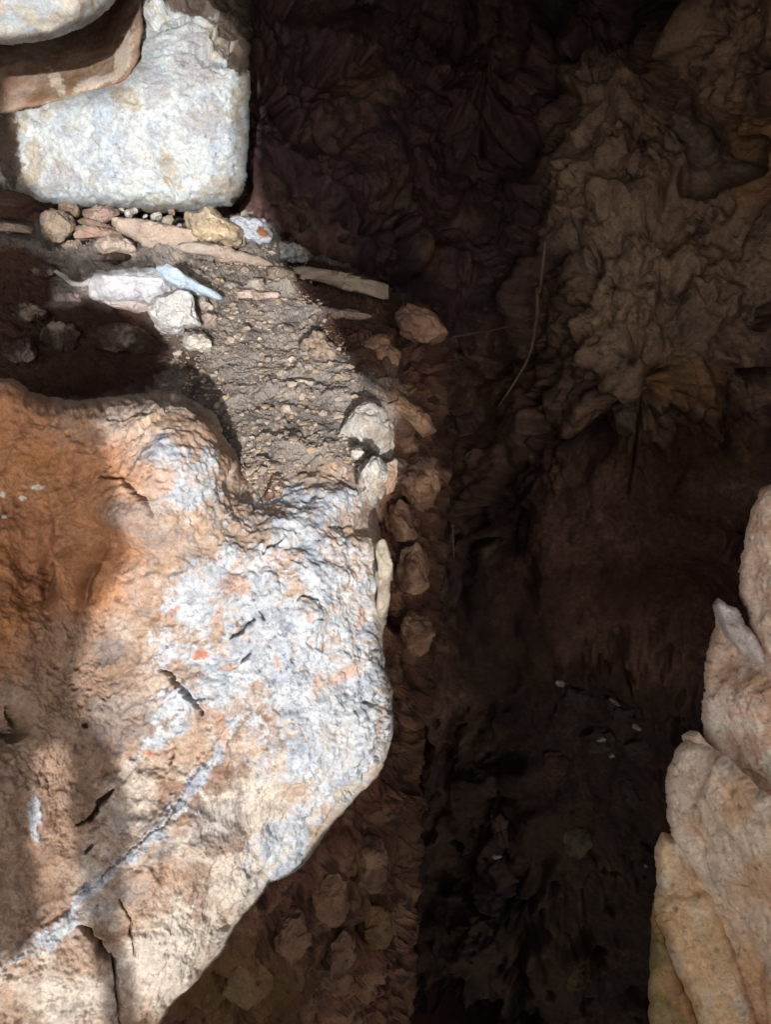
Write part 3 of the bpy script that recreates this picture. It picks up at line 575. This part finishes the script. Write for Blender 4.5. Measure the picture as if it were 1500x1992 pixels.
def stack_col(pal, sd_, stains=()):
    def f(p, X, Y, h):
        c = palette(p, pal, sd_, 10); b = fbm(p*20, 5, sd_+60, gain=.6)
        for bl, cc in stains: c = mixc(c, srgb(*cc), ss(.2, .9, blobs(X+30*b, Y+30*mott(p, 30, sd_+63), bl)+.7*b)*.6)
        sp_ = fbm(p*110, 3, sd_+61); c = mixc(c, srgb(120, 100, 86), ss(.15, .4, sp_)*.6)
        return c*(1+.2*b)[:, None]
    return f
def big(out, ctrl, pal, label, sd_, name='boulder', cat='boulder', stains=(), edge=(15, .022), back=.3):
    o = relief(name, out, 2.0, tps(ctrl), stack_disp(sd_, .25 if cat == 'stone' else 1.), stack_col(pal, sd_, stains), M_LIME, edge=edge, back=back, rough_edge=5, es=.035, alb=1.12)
    return tag(o, label, cat, 'boulders stacked at the right edge')
big([(1480,952),(1505,944),(1620,950),(1700,1150),(1620,1350),(1530,1340),(1495,1290),(1465,1240),(1450,1190),(1436,1150),(1440,1080),(1456,1010)],
    [(1440,950,1.06),(1440,1150,1.03),(1550,1000,.96),(1550,1250,.94),(1700,1100,.9),(1480,1300,1.0),(1700,1400,.9)], TAN, 'pale tan boulder at the top of the right hand stack, beside the dark gap', 500)
big([(1388,1176),(1398,1166),(1432,1180),(1470,1235),(1500,1285),(1545,1330),(1540,1370),(1480,1300),(1440,1272),(1410,1235)],
    [(1390,1170,1.03),(1450,1220,1.0),(1540,1350,.97),(1400,1240,1.01),(1540,1300,.97)], [(206,198,192),(190,176,166),(216,210,208)], 'thin grey stone wedge between the two upper boulders of the right hand stack', 510, 'stone_wedge', 'stone', edge=(12, .03), back=.15)
big([(1390,1204),(1402,1196),(1440,1202),(1500,1240),(1560,1290),(1660,1380),(1700,1600),(1640,1750),(1540,1650),(1460,1580),(1400,1500),(1371,1440),(1364,1370),(1368,1300),(1380,1240)],
    [(1365,1300,1.06),(1380,1450,1.02),(1450,1350,.97),(1550,1400,.93),(1500,1580,.95),(1650,1700,.9),(1400,1200,1.08)], TAN, 'rounded pinkish tan boulder in the middle of the right hand stack, second from the top', 520, stains=[([(1490,1340,26,50,-30)], (176,132,92))])
big([(1343,1432),(1356,1424),(1385,1455),(1420,1520),(1475,1572),(1440,1590),(1395,1535),(1352,1470)],
    [(1345,1430,1.0),(1400,1500,.965),(1470,1580,.95),(1440,1520,.96)], TAN, 'narrow pale stone strip pinched between the two middle boulders of the right hand stack', 530, 'stone_strip', 'stone', edge=(12, .03), back=.15)
big([(1316,1462),(1342,1440),(1400,1462),(1470,1530),(1600,1640),(1680,1900),(1640,2140),(1500,2120),(1450,1960),(1405,1850),(1370,1760),(1345,1690),(1306,1630),(1294,1580),(1300,1510)],
    [(1295,1560,1.0),(1330,1460,1.0),(1400,1620,.93),(1500,1750,.89),(1380,1750,.97),(1450,1950,.95),(1600,2000,.86),(1500,2120,.92)], [(214,192,168),(204,170,134),(234,214,192),(216,196,176)], 'largest boulder of the right hand stack, pale and dark speckled, above the ochre slab', 540,
    stains=[([(1440,1560,40,50,30),(1490,1720,60,60),(1460,1880,30,80),(1500,1960,50,80)], (204,158,108)), ([(1385,1700,16,26)], (170,156,144))])
big([(1271,1648),(1288,1620),(1330,1628),(1375,1700),(1410,1790),(1445,1870),(1500,2060),(1440,2120),(1390,2090),(1350,1960),(1312,1870),(1284,1770)],
    [(1275,1640,1.02),(1290,1760,.99),(1345,1700,.99),(1350,1900,.95),(1400,2000,.93),(1460,2100,.92)], OCH, 'long leaning ochre slab below the speckled boulder in the right hand stack', 550, edge=(20, .04), back=.2)
big([(1276,1745),(1292,1790),(1322,1880),(1360,1970),(1440,2130),(1250,2130),(1262,2000),(1267,1860)],
    [(1270,1750,1.06),(1262,2000,1.02),(1340,2000,1.0),(1400,2120,.99)], [(168,132,92),(190,150,84),(150,136,110),(130,120,70)], 'dull yellow brown stone at the foot of the right hand stack by the bottom edge', 560, edge=(20, .05), back=.25)
big([(1430,1560),(1500,1560),(1640,1600),(1760,1900),(1700,2150),(1420,2150),(1400,1900)],
    [(1430,1560,1.08),(1640,1600,1.05),(1420,2150,1.03),(1700,2100,1.0)], OCH, 'ochre earthy rock at the bottom right corner behind the speckled boulder', 570)

# ------------------------------------------------------------------ STONES ON THE LEDGE
GRY = [(196,194,192),(212,212,212),(170,166,166)]
k_ = 0
def ls(name, out, pal, label, tf=.03, tb=.05, lift=.0, group='stones lying on the ledge', **k):
    global k_; k_ += 1
    dull = k.pop('dull', True)
    if dull: pal = [tuple(.62*v+.38*(.92*sum(c_)/3*t_) for v, t_ in zip(c_, (1.03, 1.0, .95))) for c_ in pal]
    if dull: pal = pal+[(150,134,120)]
    o = np.array(out, float); cx = o[:, 0].mean(); by = o[:, 1].max(); cy = (o[:, 1].min()+by)/2
    d = LD(cx, min(by, 970))-tf*.4-lift; k.setdefault('seed', k_); k.setdefault('n', 56); k['rough'] = k.get('rough', .004)*1.5; k['facets'] = k.get('facets', 6 if not dull else 10); k.setdefault('sc', 30); k.setdefault('tilt', .06)
    return stone(name, out, d, tf, tb, pal, label, k.pop('cat', 'stone'), group, **k)
ls('stone', [(76,422),(92,408),(122,411),(146,430),(142,452),(118,470),(92,466),(80,448)], [(168,146,122),(150,130,110)], 'round grey brown stone at the left end of the row below the white rock', tf=.05)
ls('stone', [(90,452),(108,446),(126,455),(122,470),(100,474)], [(160,140,98),(146,120,90)], 'small yellowish stone under the round grey brown one')
ls('stone', [(112,404),(122,394),(150,400),(154,420),(138,430),(120,420)], [(150,118,92),(130,100,80)], 'small brown stone leaning behind the round grey brown one')
ls('stone', [(155,407),(176,409),(182,398),(214,402),(236,416),(206,438),(160,428)], PNK, 'flat pinkish stone below the left part of the white rock')
ls('stone', [(120,478),(138,466),(156,470),(158,484),(136,488)], PNK, 'small pink stone left of the egg shaped stone')
ls('slab', [(126,446),(150,437),(205,445),(245,455),(272,468),(262,476),(225,466),(180,462),(140,466)], [(186,140,122),(170,128,114)], 'long thin reddish slab lying just above the egg shaped stone', tf=.02)
ls('slab', [(206,440),(228,422),(300,432),(372,448),(384,470),(346,500),(292,486),(262,466)], [(196,168,150),(180,160,150),(206,180,160)], 'broad flat sunlit slab left of the big tan stone', tf=.02, facets=3)
ls('slab', [(148,422),(172,424),(206,438),(232,446),(225,453),(190,448),(150,436)], [(170,136,110),(150,116,96)], 'narrow brown slab between the pinkish stone and the reddish slab', tf=.015)
ls('stone', [(181,475),(200,460),(225,458),(255,472),(271,490),(250,500),(205,496)], [(196,172,156),(176,150,136)], 'egg shaped pale stone in front of the thin reddish slab', tf=.05, facets=2)
ls('stone', [(358,411),(380,413),(400,403),(414,404),(424,420),(455,434),(478,454),(480,480),(456,484),(420,472),(376,464),(362,440)], [(214,184,142),(224,198,160),(190,160,124)], 'big angular tan stone at the foot of the white rock', tf=.07, rough=.004)
ls('stone', [(428,420),(470,422),(529,430),(529,474),(492,474),(465,460)], [(176,180,190),(196,200,206)], 'blue grey block with a rusty end right of the big tan stone', tf=.04,
   colfn=lambda V, X, Y, h: mixc(palette(V, [(176,180,190),(200,204,210)], 2), srgb(134,84,58), ss(.35, .7, blobs(X, Y, [(515,447,12,16)])+.3*fbm(V*30, 3, 4))))
ls('slab', [(342,474),(398,470),(470,488),(536,512),(528,522),(470,512),(400,496),(346,490)], [(196,166,148),(176,160,150),(186,180,176)], 'long pinkish slab running right below the big tan stone', tf=.015, facets=2)
ls('slab', [(-40,436),(0,434),(40,436),(66,446),(60,454),(0,450),(-40,452)], PNK, 'thin pinkish slab at the left edge level with the row of stones')
ls('pebble', [(467,414),(476,409),(486,414),(482,421),(470,421)], GRY, 'tiny white pebble beside the right foot of the white rock', cat='pebble', n=24)
ROWL = ['leftmost pale pebble in the row under the white rock', 'tiny pale pebble second from the left in the row under the white rock', 'pale pebble touching the rock, third from the left in the row under it', 'small pale pebble in the middle of the row under the white rock',
  'fairly large pale pebble right of the middle of the row under the white rock', 'largest pale pebble of the row, just left of the big angular tan stone', 'pale pebble above the largest one in the row under the white rock', 'lowest pale pebble of the row, close to the big angular tan stone']
for i, (x, y, r) in enumerate([(236,410,5),(250,415,4),(262,413,7),(283,420,5),(303,421,10),(326,428,12),(333,414,6),(349,440,5)]):
    ls('pebble', [(x-r, y), (x-r*.5, y-r*.7), (x+r*.6, y-r*.8), (x+r, y), (x+r*.4, y+r*.7), (x-r*.6, y+r*.7)], [(206,206,196),(180,160,140)], ROWL[i], tf=.012, tb=.015, group='pebbles under the white rock', cat='pebble', n=20, facets=3)
# the grey stones in the middle of the ledge
ls('slab', [(168,560),(174,540),(188,529),(240,524),(300,518),(326,540),(348,560),(345,588),(300,596),(270,592),(225,588),(190,586),(172,576)], [(196,196,200),(206,212,220),(178,172,176)], 'large smooth grey slab lying on the ledge under the pale blue stick shaped stone', tf=.05, tb=.05, lift=.04, facets=4, rough=.003, n=90, dull=False)
ls('stone', [(183,563),(205,556),(250,568),(292,585),(292,602),(268,611),(220,596),(190,584)], [(206,190,186),(190,174,170)], 'smooth pinkish stone along the lower edge of the large grey slab', tf=.05, lift=.02, facets=2, rough=.003, dull=False)
ls('stone', [(285,600),(300,578),(322,574),(345,562),(376,572),(377,608),(398,636),(362,634),(354,646),(340,650),(312,640),(290,620)], [(200,198,196),(184,182,184),(212,208,200)], 'grey angular stone at the right end of the large grey slab', tf=.06, lift=.03, rough=.003, n=90, dull=False)
ls('stone', [(312,636),(345,646),(356,640),(358,646),(345,656),(316,650),(300,634),(290,618)], [(176,174,172),(160,156,156)], 'thin grey stone under the angular grey stone', tf=.02)
ls('stick', [(297,522),(310,513),(333,513),(350,526),(372,543),(400,558),(428,572),(434,579),(424,583),(395,574),(370,569),(345,562),(322,546),(306,530)], [(186,202,218),(206,220,230),(170,184,200)], 'pale blue stick shaped stone resting across the large grey slab', tf=.02, tb=.03, lift=.10, facets=2, rough=.003, cat='stone', dull=False)
ls('slab', [(368,528),(392,540),(415,556),(428,567),(420,568),(396,553),(372,540)], [(196,206,208)], 'thin pale sliver beside the pale blue stick shaped stone', tf=.01, tb=.02, n=30)
ls('stone', [(98,578),(110,569),(150,568),(172,578),(168,588),(130,590),(104,588)], [(176,150,150),(160,136,136)], 'smooth pink stone left of the large grey slab, half in shadow', tf=.03)
ls('stone', [(352,668),(362,648),(378,643),(398,648),(416,665),(412,680),(390,684),(366,680)], [(214,208,196),(196,180,160)], 'small whitish stone below the grey stones, at the edge of the shadow', tf=.04, facets=7)
ls('stone', [(376,576),(388,572),(402,578),(404,592),(390,600),(378,596)], [(150,146,142),(176,166,160)], 'dark grey stone between the grey and pinkish ones')
ls('stone', [(393,616),(402,608),(418,608),(424,622),(416,632),(398,630)], [(206,176,160),(186,160,148)], 'small pinkish stone right of the angular grey stone')
ls('stone', [(384,590),(396,586),(410,590),(404,600),(390,602)], [(206,186,176)], 'small pale stone above the small pinkish stone', n=30)
ls('pebble', [(414,546),(422,540),(434,542),(438,550),(428,556),(416,554)], [(204,180,130)], 'yellow tan round pebble right of the pale blue stick shaped stone', cat='pebble', n=30)
ls('slab', [(472,562),(482,548),(506,545),(516,558),(512,566)], [(186,176,166),(170,160,150)], 'grey trapezoid stone on top of the pink slab', tf=.03)
ls('slab', [(458,570),(470,565),(541,568),(541,580),(500,584),(466,582)], [(216,186,170),(196,170,156)], 'straight pink slab under the grey trapezoid stone', tf=.02, facets=2)
ls('stone', [(436,556),(450,549),(468,552),(466,564),(444,566)], [(190,180,170)], 'flat grey stone left of the grey trapezoid stone', n=36)
ls('stone', [(440,566),(452,562),(458,574),(446,580)], [(206,176,156)], 'tiny pink stone left of the pink slab', n=26)
ls('stone', [(520,520),(545,518),(575,528),(570,545),(540,548),(522,538)], [(150,128,110),(120,100,88)], 'brown lumpy stone at the shadow edge below the long pinkish slab')
ls('stone', [(590,660),(612,648),(640,655),(652,680),(640,700),(610,690),(592,676)], [(170,142,120),(190,162,138)], 'lumpy tan clod of earth at the shadow edge in the middle of the ledge', tf=.04, rough=.008)
ls('stone', [(568,745),(580,736),(602,738),(612,748),(596,758),(576,756)], [(206,190,170)], 'pale flat pebble alone in the middle of the dirt', tf=.02, n=36)
ls('pebble', [(545,796),(555,790),(568,798),(560,806),(548,804)], [(216,190,166)], 'tiny pale pebble on the dirt below the flat one', tf=.01, n=24, cat='pebble')
DL = ['grey pebble in the dirt left of the rounded grey white rock, the largest there', 'big tan pebble in the dirt above the largest grey pebble', 'small grey pebble in the dirt above the lone pale flat pebble', 'tan pebble in the dirt below the small pinkish stone by the grey slab',
  'tan pebble just right of the dark grey stone, under the pale blue stick end', 'grey pebble in the dirt above the lumpy tan clod', 'tan pebble in the dirt left of and above the lumpy tan clod', 'small grey pebble right of the small pinkish stone', 'tiny tan pebble left of the tiny pale one low on the dirt',
  'small grey pebble low on the dirt left of the rounded grey white rock', 'tiny tan pebble at the left of the dirt right of the small whitish stone', 'tan pebble at the shadow edge above the lumpy tan clod', 'tan pebble close against the left side of the rounded grey white rock',
  'tan pebble below the long pinkish slab and above the grey trapezoid stone', 'grey pebble above the tip of the pale blue stick shaped stone', 'tiniest tan pebble lowest on the dirt']
for i, (x, y, r, c) in enumerate([(640,770,14,0),(655,735,16,1),(520,700,8,0),(480,640,9,1),(420,560,9,1),(560,640,11,0),(505,610,8,1),(455,600,8,0),(530,795,6,1),(600,800,7,0),(430,650,7,1),(610,620,9,1),(690,775,12,1),(475,525,9,1),(440,520,8,0),(500,800,5,1)]):
    ls('pebble', [(x-r, y+1), (x-r*.6, y-r*.5), (x+r*.3, y-r*.6), (x+r, y-r*.1), (x+r*.6, y+r*.5), (x-r*.5, y+r*.5)], [[(176,160,148)],[(196,170,150)]][c],
       DL[i], tf=.02, tb=.02, group=['grey pebbles sunk in the dirt','tan pebbles sunk in the dirt'][c], cat='pebble', n=24, facets=5)
# rim stones
ls('stone', [(652,852),(676,812),(696,790),(722,783),(750,798),(766,830),(770,870),(762,890),(732,890),(700,872),(676,868)], [(190,186,180),(206,200,190),(160,156,152)], 'rounded grey white rock on the right rim of the ledge above the boulder', tf=.045, tb=.08, lift=-.03, n=110, rough=.0028)
ls('stone', [(682,878),(694,870),(708,880),(704,894),(688,892)], [(206,196,186)], 'small pale pebble wedged under the rounded grey white rock', n=30, tf=.02, lift=.04)
ls('stone', [(702,905),(716,892),(738,893),(747,915),(745,955),(728,984),(706,972),(698,940)], [(186,184,182),(206,204,200),(190,170,150)], 'pale upright stone on the rim directly below the rounded grey white rock', tf=.05, tb=.06, lift=.10, n=80, rough=.004)
ls('stone', [(738,900),(760,892),(776,905),(772,945),(755,965),(742,950)], [(176,134,104),(150,110,90)], 'rusty brown stone right of the pale upright stone', tf=.05, tb=.06, lift=.05)
ls('slab', [(728,1060),(748,1040),(762,1090),(758,1180),(744,1205),(730,1190),(738,1120)], [(190,176,150),(176,160,140)], 'tall narrow tan slab on the right edge of the boulder', tf=.02, tb=.06, lift=.17, group=None)
FL = [((770,905),(800,880),(845,890),(850,950),(835,1000),(800,985),(778,950)), ((740,765),(780,760),(825,800),(850,850),(835,862),(800,830),(750,785)), ((755,985),(790,980),(812,1010),(800,1060),(765,1040)),
      ((760,603),(810,600),(860,628),(872,668),(830,672),(785,650)), ((700,660),(740,650),(775,690),(770,720),(725,710)), ((775,1080),(820,1060),(840,1120),(815,1165),(780,1150)), ((780,1190),(830,1180),(845,1260),(800,1290),(775,1240)),
      ((600,1720),(640,1690),(680,1720),(665,1800),(620,1800)), ((540,1780),(585,1760),(600,1830),(570,1890),(530,1860)), ((690,1640),(740,1620),(765,1690),(730,1740),(690,1710)), ((630,1830),(680,1810),(690,1880),(650,1920)), ((450,1880),(500,1850),(530,1910),(490,1960),(440,1940)),
      ((700,1770),(750,1760),(760,1840),(715,1850))]
FN = ['reddish lump in the flank just right of the pale upright stone','curved brown slab right of the rounded grey white rock','small brown lump below the reddish one in the flank','rounded brown boulder on the far right corner of the ledge','dark brown stone on the shaded part of the ledge',
      'brown lump halfway down the upper flank','long brown lump in the flank below the halfway lump','brown stone below the bright edge of the boulder, in the lower flank','leaning brown slab under the boulder, left of the lower flank','brown stone below the bright lower right curve of the boulder','dark stone low in the flank near the bottom','yellowish stone under the boulder near the bottom edge','dark stone at the lower right of the flank']
for i, (q, t) in enumerate(zip(FL, FN)):
    c = np.array(q).mean(0); d = LD(c[0], c[1])
    stone('stone', [tuple(a) for a in q], d, .035, .06, [(150,116,94),(182,146,116),(106,80,68)] if i < 11 else [(150,120,84),(120,94,70)], t, 'stone', 'stones in the shaded flank', seed=40+i, rough=.010, n=70, facets=11, mat=M_LIME)
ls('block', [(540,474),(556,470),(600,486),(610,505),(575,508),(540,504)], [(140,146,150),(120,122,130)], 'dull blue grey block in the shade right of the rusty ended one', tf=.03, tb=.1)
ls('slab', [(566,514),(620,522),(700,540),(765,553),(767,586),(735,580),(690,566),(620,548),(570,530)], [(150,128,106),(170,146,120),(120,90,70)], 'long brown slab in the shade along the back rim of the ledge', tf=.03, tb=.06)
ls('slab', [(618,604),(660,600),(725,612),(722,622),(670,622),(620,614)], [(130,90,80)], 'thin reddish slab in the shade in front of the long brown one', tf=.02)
# dim stones in the shadow left of the ledge
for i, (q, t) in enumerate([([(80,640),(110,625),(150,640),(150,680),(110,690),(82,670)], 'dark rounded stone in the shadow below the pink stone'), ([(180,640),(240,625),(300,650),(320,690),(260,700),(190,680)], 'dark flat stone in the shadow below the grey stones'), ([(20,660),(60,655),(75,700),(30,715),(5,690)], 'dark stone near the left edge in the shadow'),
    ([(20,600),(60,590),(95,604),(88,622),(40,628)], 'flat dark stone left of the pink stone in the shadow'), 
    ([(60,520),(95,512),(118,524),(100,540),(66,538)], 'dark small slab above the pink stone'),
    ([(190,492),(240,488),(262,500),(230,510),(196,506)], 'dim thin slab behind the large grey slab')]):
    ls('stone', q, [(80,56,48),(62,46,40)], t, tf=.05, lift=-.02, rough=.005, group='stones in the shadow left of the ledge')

# ------------------------------------------------------------------ STONES DEEP IN THE CRACK
def WD(px, py):
    a, b = np.array([px], float), np.array([py], float); d = wall_d(a, b); return float(d[0]-wall_disp(P(a, b, 2.4+.4*(d-2.4)), a, b)[0])+.06
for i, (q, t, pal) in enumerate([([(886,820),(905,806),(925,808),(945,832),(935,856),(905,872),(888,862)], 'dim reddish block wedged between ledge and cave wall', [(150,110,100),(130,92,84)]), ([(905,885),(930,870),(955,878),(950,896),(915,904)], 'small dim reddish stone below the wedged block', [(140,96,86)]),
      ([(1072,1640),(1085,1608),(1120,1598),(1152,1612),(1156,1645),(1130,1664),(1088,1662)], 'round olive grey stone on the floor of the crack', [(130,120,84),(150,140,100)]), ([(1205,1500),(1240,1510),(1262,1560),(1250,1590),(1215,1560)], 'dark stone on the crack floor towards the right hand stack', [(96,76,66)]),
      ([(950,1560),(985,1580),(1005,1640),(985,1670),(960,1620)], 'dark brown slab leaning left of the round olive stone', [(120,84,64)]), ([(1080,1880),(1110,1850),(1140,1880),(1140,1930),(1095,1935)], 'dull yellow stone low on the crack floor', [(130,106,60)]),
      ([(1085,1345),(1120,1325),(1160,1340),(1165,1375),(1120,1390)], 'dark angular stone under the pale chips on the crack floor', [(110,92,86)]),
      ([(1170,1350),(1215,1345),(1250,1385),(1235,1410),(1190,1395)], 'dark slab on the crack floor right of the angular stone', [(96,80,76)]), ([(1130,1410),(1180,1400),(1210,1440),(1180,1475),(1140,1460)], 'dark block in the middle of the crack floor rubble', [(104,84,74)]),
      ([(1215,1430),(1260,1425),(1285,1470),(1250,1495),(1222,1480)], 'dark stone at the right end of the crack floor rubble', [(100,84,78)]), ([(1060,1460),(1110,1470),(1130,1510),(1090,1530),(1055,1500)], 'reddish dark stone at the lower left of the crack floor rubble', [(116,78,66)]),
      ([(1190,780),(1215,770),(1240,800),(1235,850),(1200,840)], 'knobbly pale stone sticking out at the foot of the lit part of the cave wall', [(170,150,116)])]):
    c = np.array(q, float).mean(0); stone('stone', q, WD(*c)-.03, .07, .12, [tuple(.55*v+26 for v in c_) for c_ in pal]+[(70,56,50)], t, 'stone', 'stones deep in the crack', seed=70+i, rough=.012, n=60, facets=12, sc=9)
CL = ['pale chip at the upper left of the dark crack floor rubble, the topmost one', 'long thin pale chip slanting across the top of the crack floor rubble', 'pale chip at the right end of the crack floor rubble', 'small pale chip standing below the long thin slanting one',
  'pale chip alone at the lower left of the crack floor, near the round olive stone', 'tiny pale chip beside the foot of the right hand stack', 'pale chip in the centre of the crack floor rubble, between block and angular stone']
for i, (x, y, rx, ry, a) in enumerate([(1090,1330,9,6,0),(1196,1366,16,3,35),(1240,1415,12,5,30),(1192,1470,6,4,0),(966,1666,9,5,0),(1256,1685,5,3,60),(1170,1438,10,5,0)]):
    ca, sa = math.cos(math.radians(a)), math.sin(math.radians(a)); q = [(x+rx*math.cos(t)*ca-ry*math.sin(t)*sa, y+rx*math.cos(t)*sa+ry*math.sin(t)*ca) for t in np.linspace(0, 2*math.pi, 8)[:-1]]
    stone('pebble', q, WD(x, y)-.17, .01, .02, [(176,164,160)], CL[i], 'pebble', 'pale chips on the crack floor', seed=90+i, n=26, rough=.006, facets=9, sc=40)

# ------------------------------------------------------------------ ROOTS
def root(pts, r0, r1, label, pal, group=None):
    Pp = np.array([P(*p) for p in pts]); m = 14*len(pts); t = np.linspace(0, len(pts)-1, m); i = np.clip(t.astype(int), 0, len(pts)-2); f = (t-i)[:, None]
    g = lambda k: Pp[np.clip(k, 0, len(pts)-1)]
    c = .5*((2*g(i))+(-g(i-1)+g(i+1))*f+(2*g(i-1)-5*g(i)+4*g(i+1)-g(i+2))*f**2+(-g(i-1)+3*g(i)-3*g(i+1)+g(i+2))*f**3)
    T = np.gradient(c, axis=0); T /= np.linalg.norm(T, axis=1, keepdims=True); A = np.cross(T, [0.3, .2, 1]); A /= np.linalg.norm(A, axis=1, keepdims=True); Bn = np.cross(T, A)
    th = np.linspace(0, 2*math.pi, 10, endpoint=False); r = np.linspace(r0, r1, m)*(1+.35*perlin(c*30, 4))
    V = c[:, None]+r[:, None, None]*(np.cos(th)[None, :, None]*A[:, None]+np.sin(th)[None, :, None]*Bn[:, None]); i = np.arange(m*10).reshape(m, 10)
    Q = np.stack([i[:-1], np.roll(i[:-1], -1, 1), np.roll(i[1:], -1, 1), i[1:]], -1).reshape(-1, 4)
    return tag(link('root', V.reshape(-1, 3), [Q, i[0][None, ::-1], i[-1][None]], palette(V.reshape(-1, 3), pal, 4, 20), M_ROOT), label, 'root', group)
RC = [(112,94,80),(90,74,62)]
root([(1046,560,2.35),(1044,620,2.36),(1030,690,2.4),(1000,745,2.45),(970,790,2.5)], .0065, .002, 'grey root hanging down the cave wall to the right of the ledge', RC)
root([(880,655,2.1),(940,645,2.2),(1000,632,2.3),(1060,610,2.3)], .0035, .0015, 'thin reddish root running sideways from the ledge corner to the cave wall', [(96,64,56)])
root([(1062,470,2.25),(1056,520,2.25),(1050,570,2.3)], .005, .004, 'short pale root above the hanging grey root', RC)
root([(880,1020,1.52),(882,1050,1.52),(883,1085,1.52)], .0008, .0005, 'fine pale rootlet hanging beside the flank of the ledge', [(120,108,98)])
root([(108,528,1.72),(126,540,1.70),(140,551,1.68),(162,553,1.66),(178,545,1.65)], .004, .007, 'thin curved grey twig at the left end of the large grey slab', [(170,164,164)])

# ------------------------------------------------------------------ LOOSE GRAVEL (stuff)
def gravel():
    rs = np.random.RandomState(5); n = 11000
    x = rs.uniform(330, 780, n); y = rs.uniform(485, 960, n)
    keep = (perlin(np.stack([x/60, y/25, 0*x], -1), 9) > -.25) & ~inside(x, y, [(330,760),(400,790),(440,850),(490,975),(330,990)]) & (y < 960) & (x < 520+.5*(y-430)+30*rs.rand(n))
    x, y = x[keep], y[keep]; n = len(x); dd = ledge_d(x, y); c = P(x, y, dd)
    eps = 1.5; nx = np.cross(P(x+eps, y, ledge_d(x+eps, y))-c, P(x, y+eps, ledge_d(x, y+eps))-c); nx /= np.linalg.norm(nx, axis=1, keepdims=True); nx *= np.sign(-(nx*(c-CAM)).sum(1))[:, None]
    c = c+nx*(ledge_disp(P(x, y, 1.4+.8*(dd-1.4)), x, y)+.0008)[:, None]
    r = .0010+.0055*rs.rand(n)**7
    ico = np.array([(0,0,1),(.89,0,.45),(.28,.85,.45),(-.72,.53,.45),(-.72,-.53,.45),(.28,-.85,.45),(.72,.53,-.45),(-.28,.85,-.45),(-.89,0,-.45),(-.28,-.85,-.45),(.72,-.53,-.45),(0,0,-1)])
    fc = np.array([(0,1,2),(0,2,3),(0,3,4),(0,4,5),(0,5,1),(1,6,2),(2,7,3),(3,8,4),(4,9,5),(5,10,1),(2,6,7),(3,7,8),(4,8,9),(5,9,10),(1,10,6),(6,11,7),(7,11,8),(8,11,9),(9,11,10),(10,11,6)])
    V = c[:, None]+r[:, None, None]*ico[None]*(1+.4*rs.normal(size=(n, 12, 1)).clip(-1, 1))*rs.uniform(.5, 1.5, (n, 1, 3))*np.array([1.25, 1.1, .7])
    Fc = (fc[None]+12*np.arange(n)[:, None, None]).reshape(-1, 3)
    cs = np.array([srgb(150,138,128), srgb(166,152,138), srgb(130,118,110), srgb(180,164,148), srgb(160,140,116)])[rs.randint(0, 5, n)]
    return link('gravel', V.reshape(-1, 3), [Fc], np.repeat(cs, 12, 0), M_STONE, smooth=False)
tag(gravel(), 'fine grey and tan gravel scattered over the crusty dirt of the ledge', 'gravel', kind='stuff')
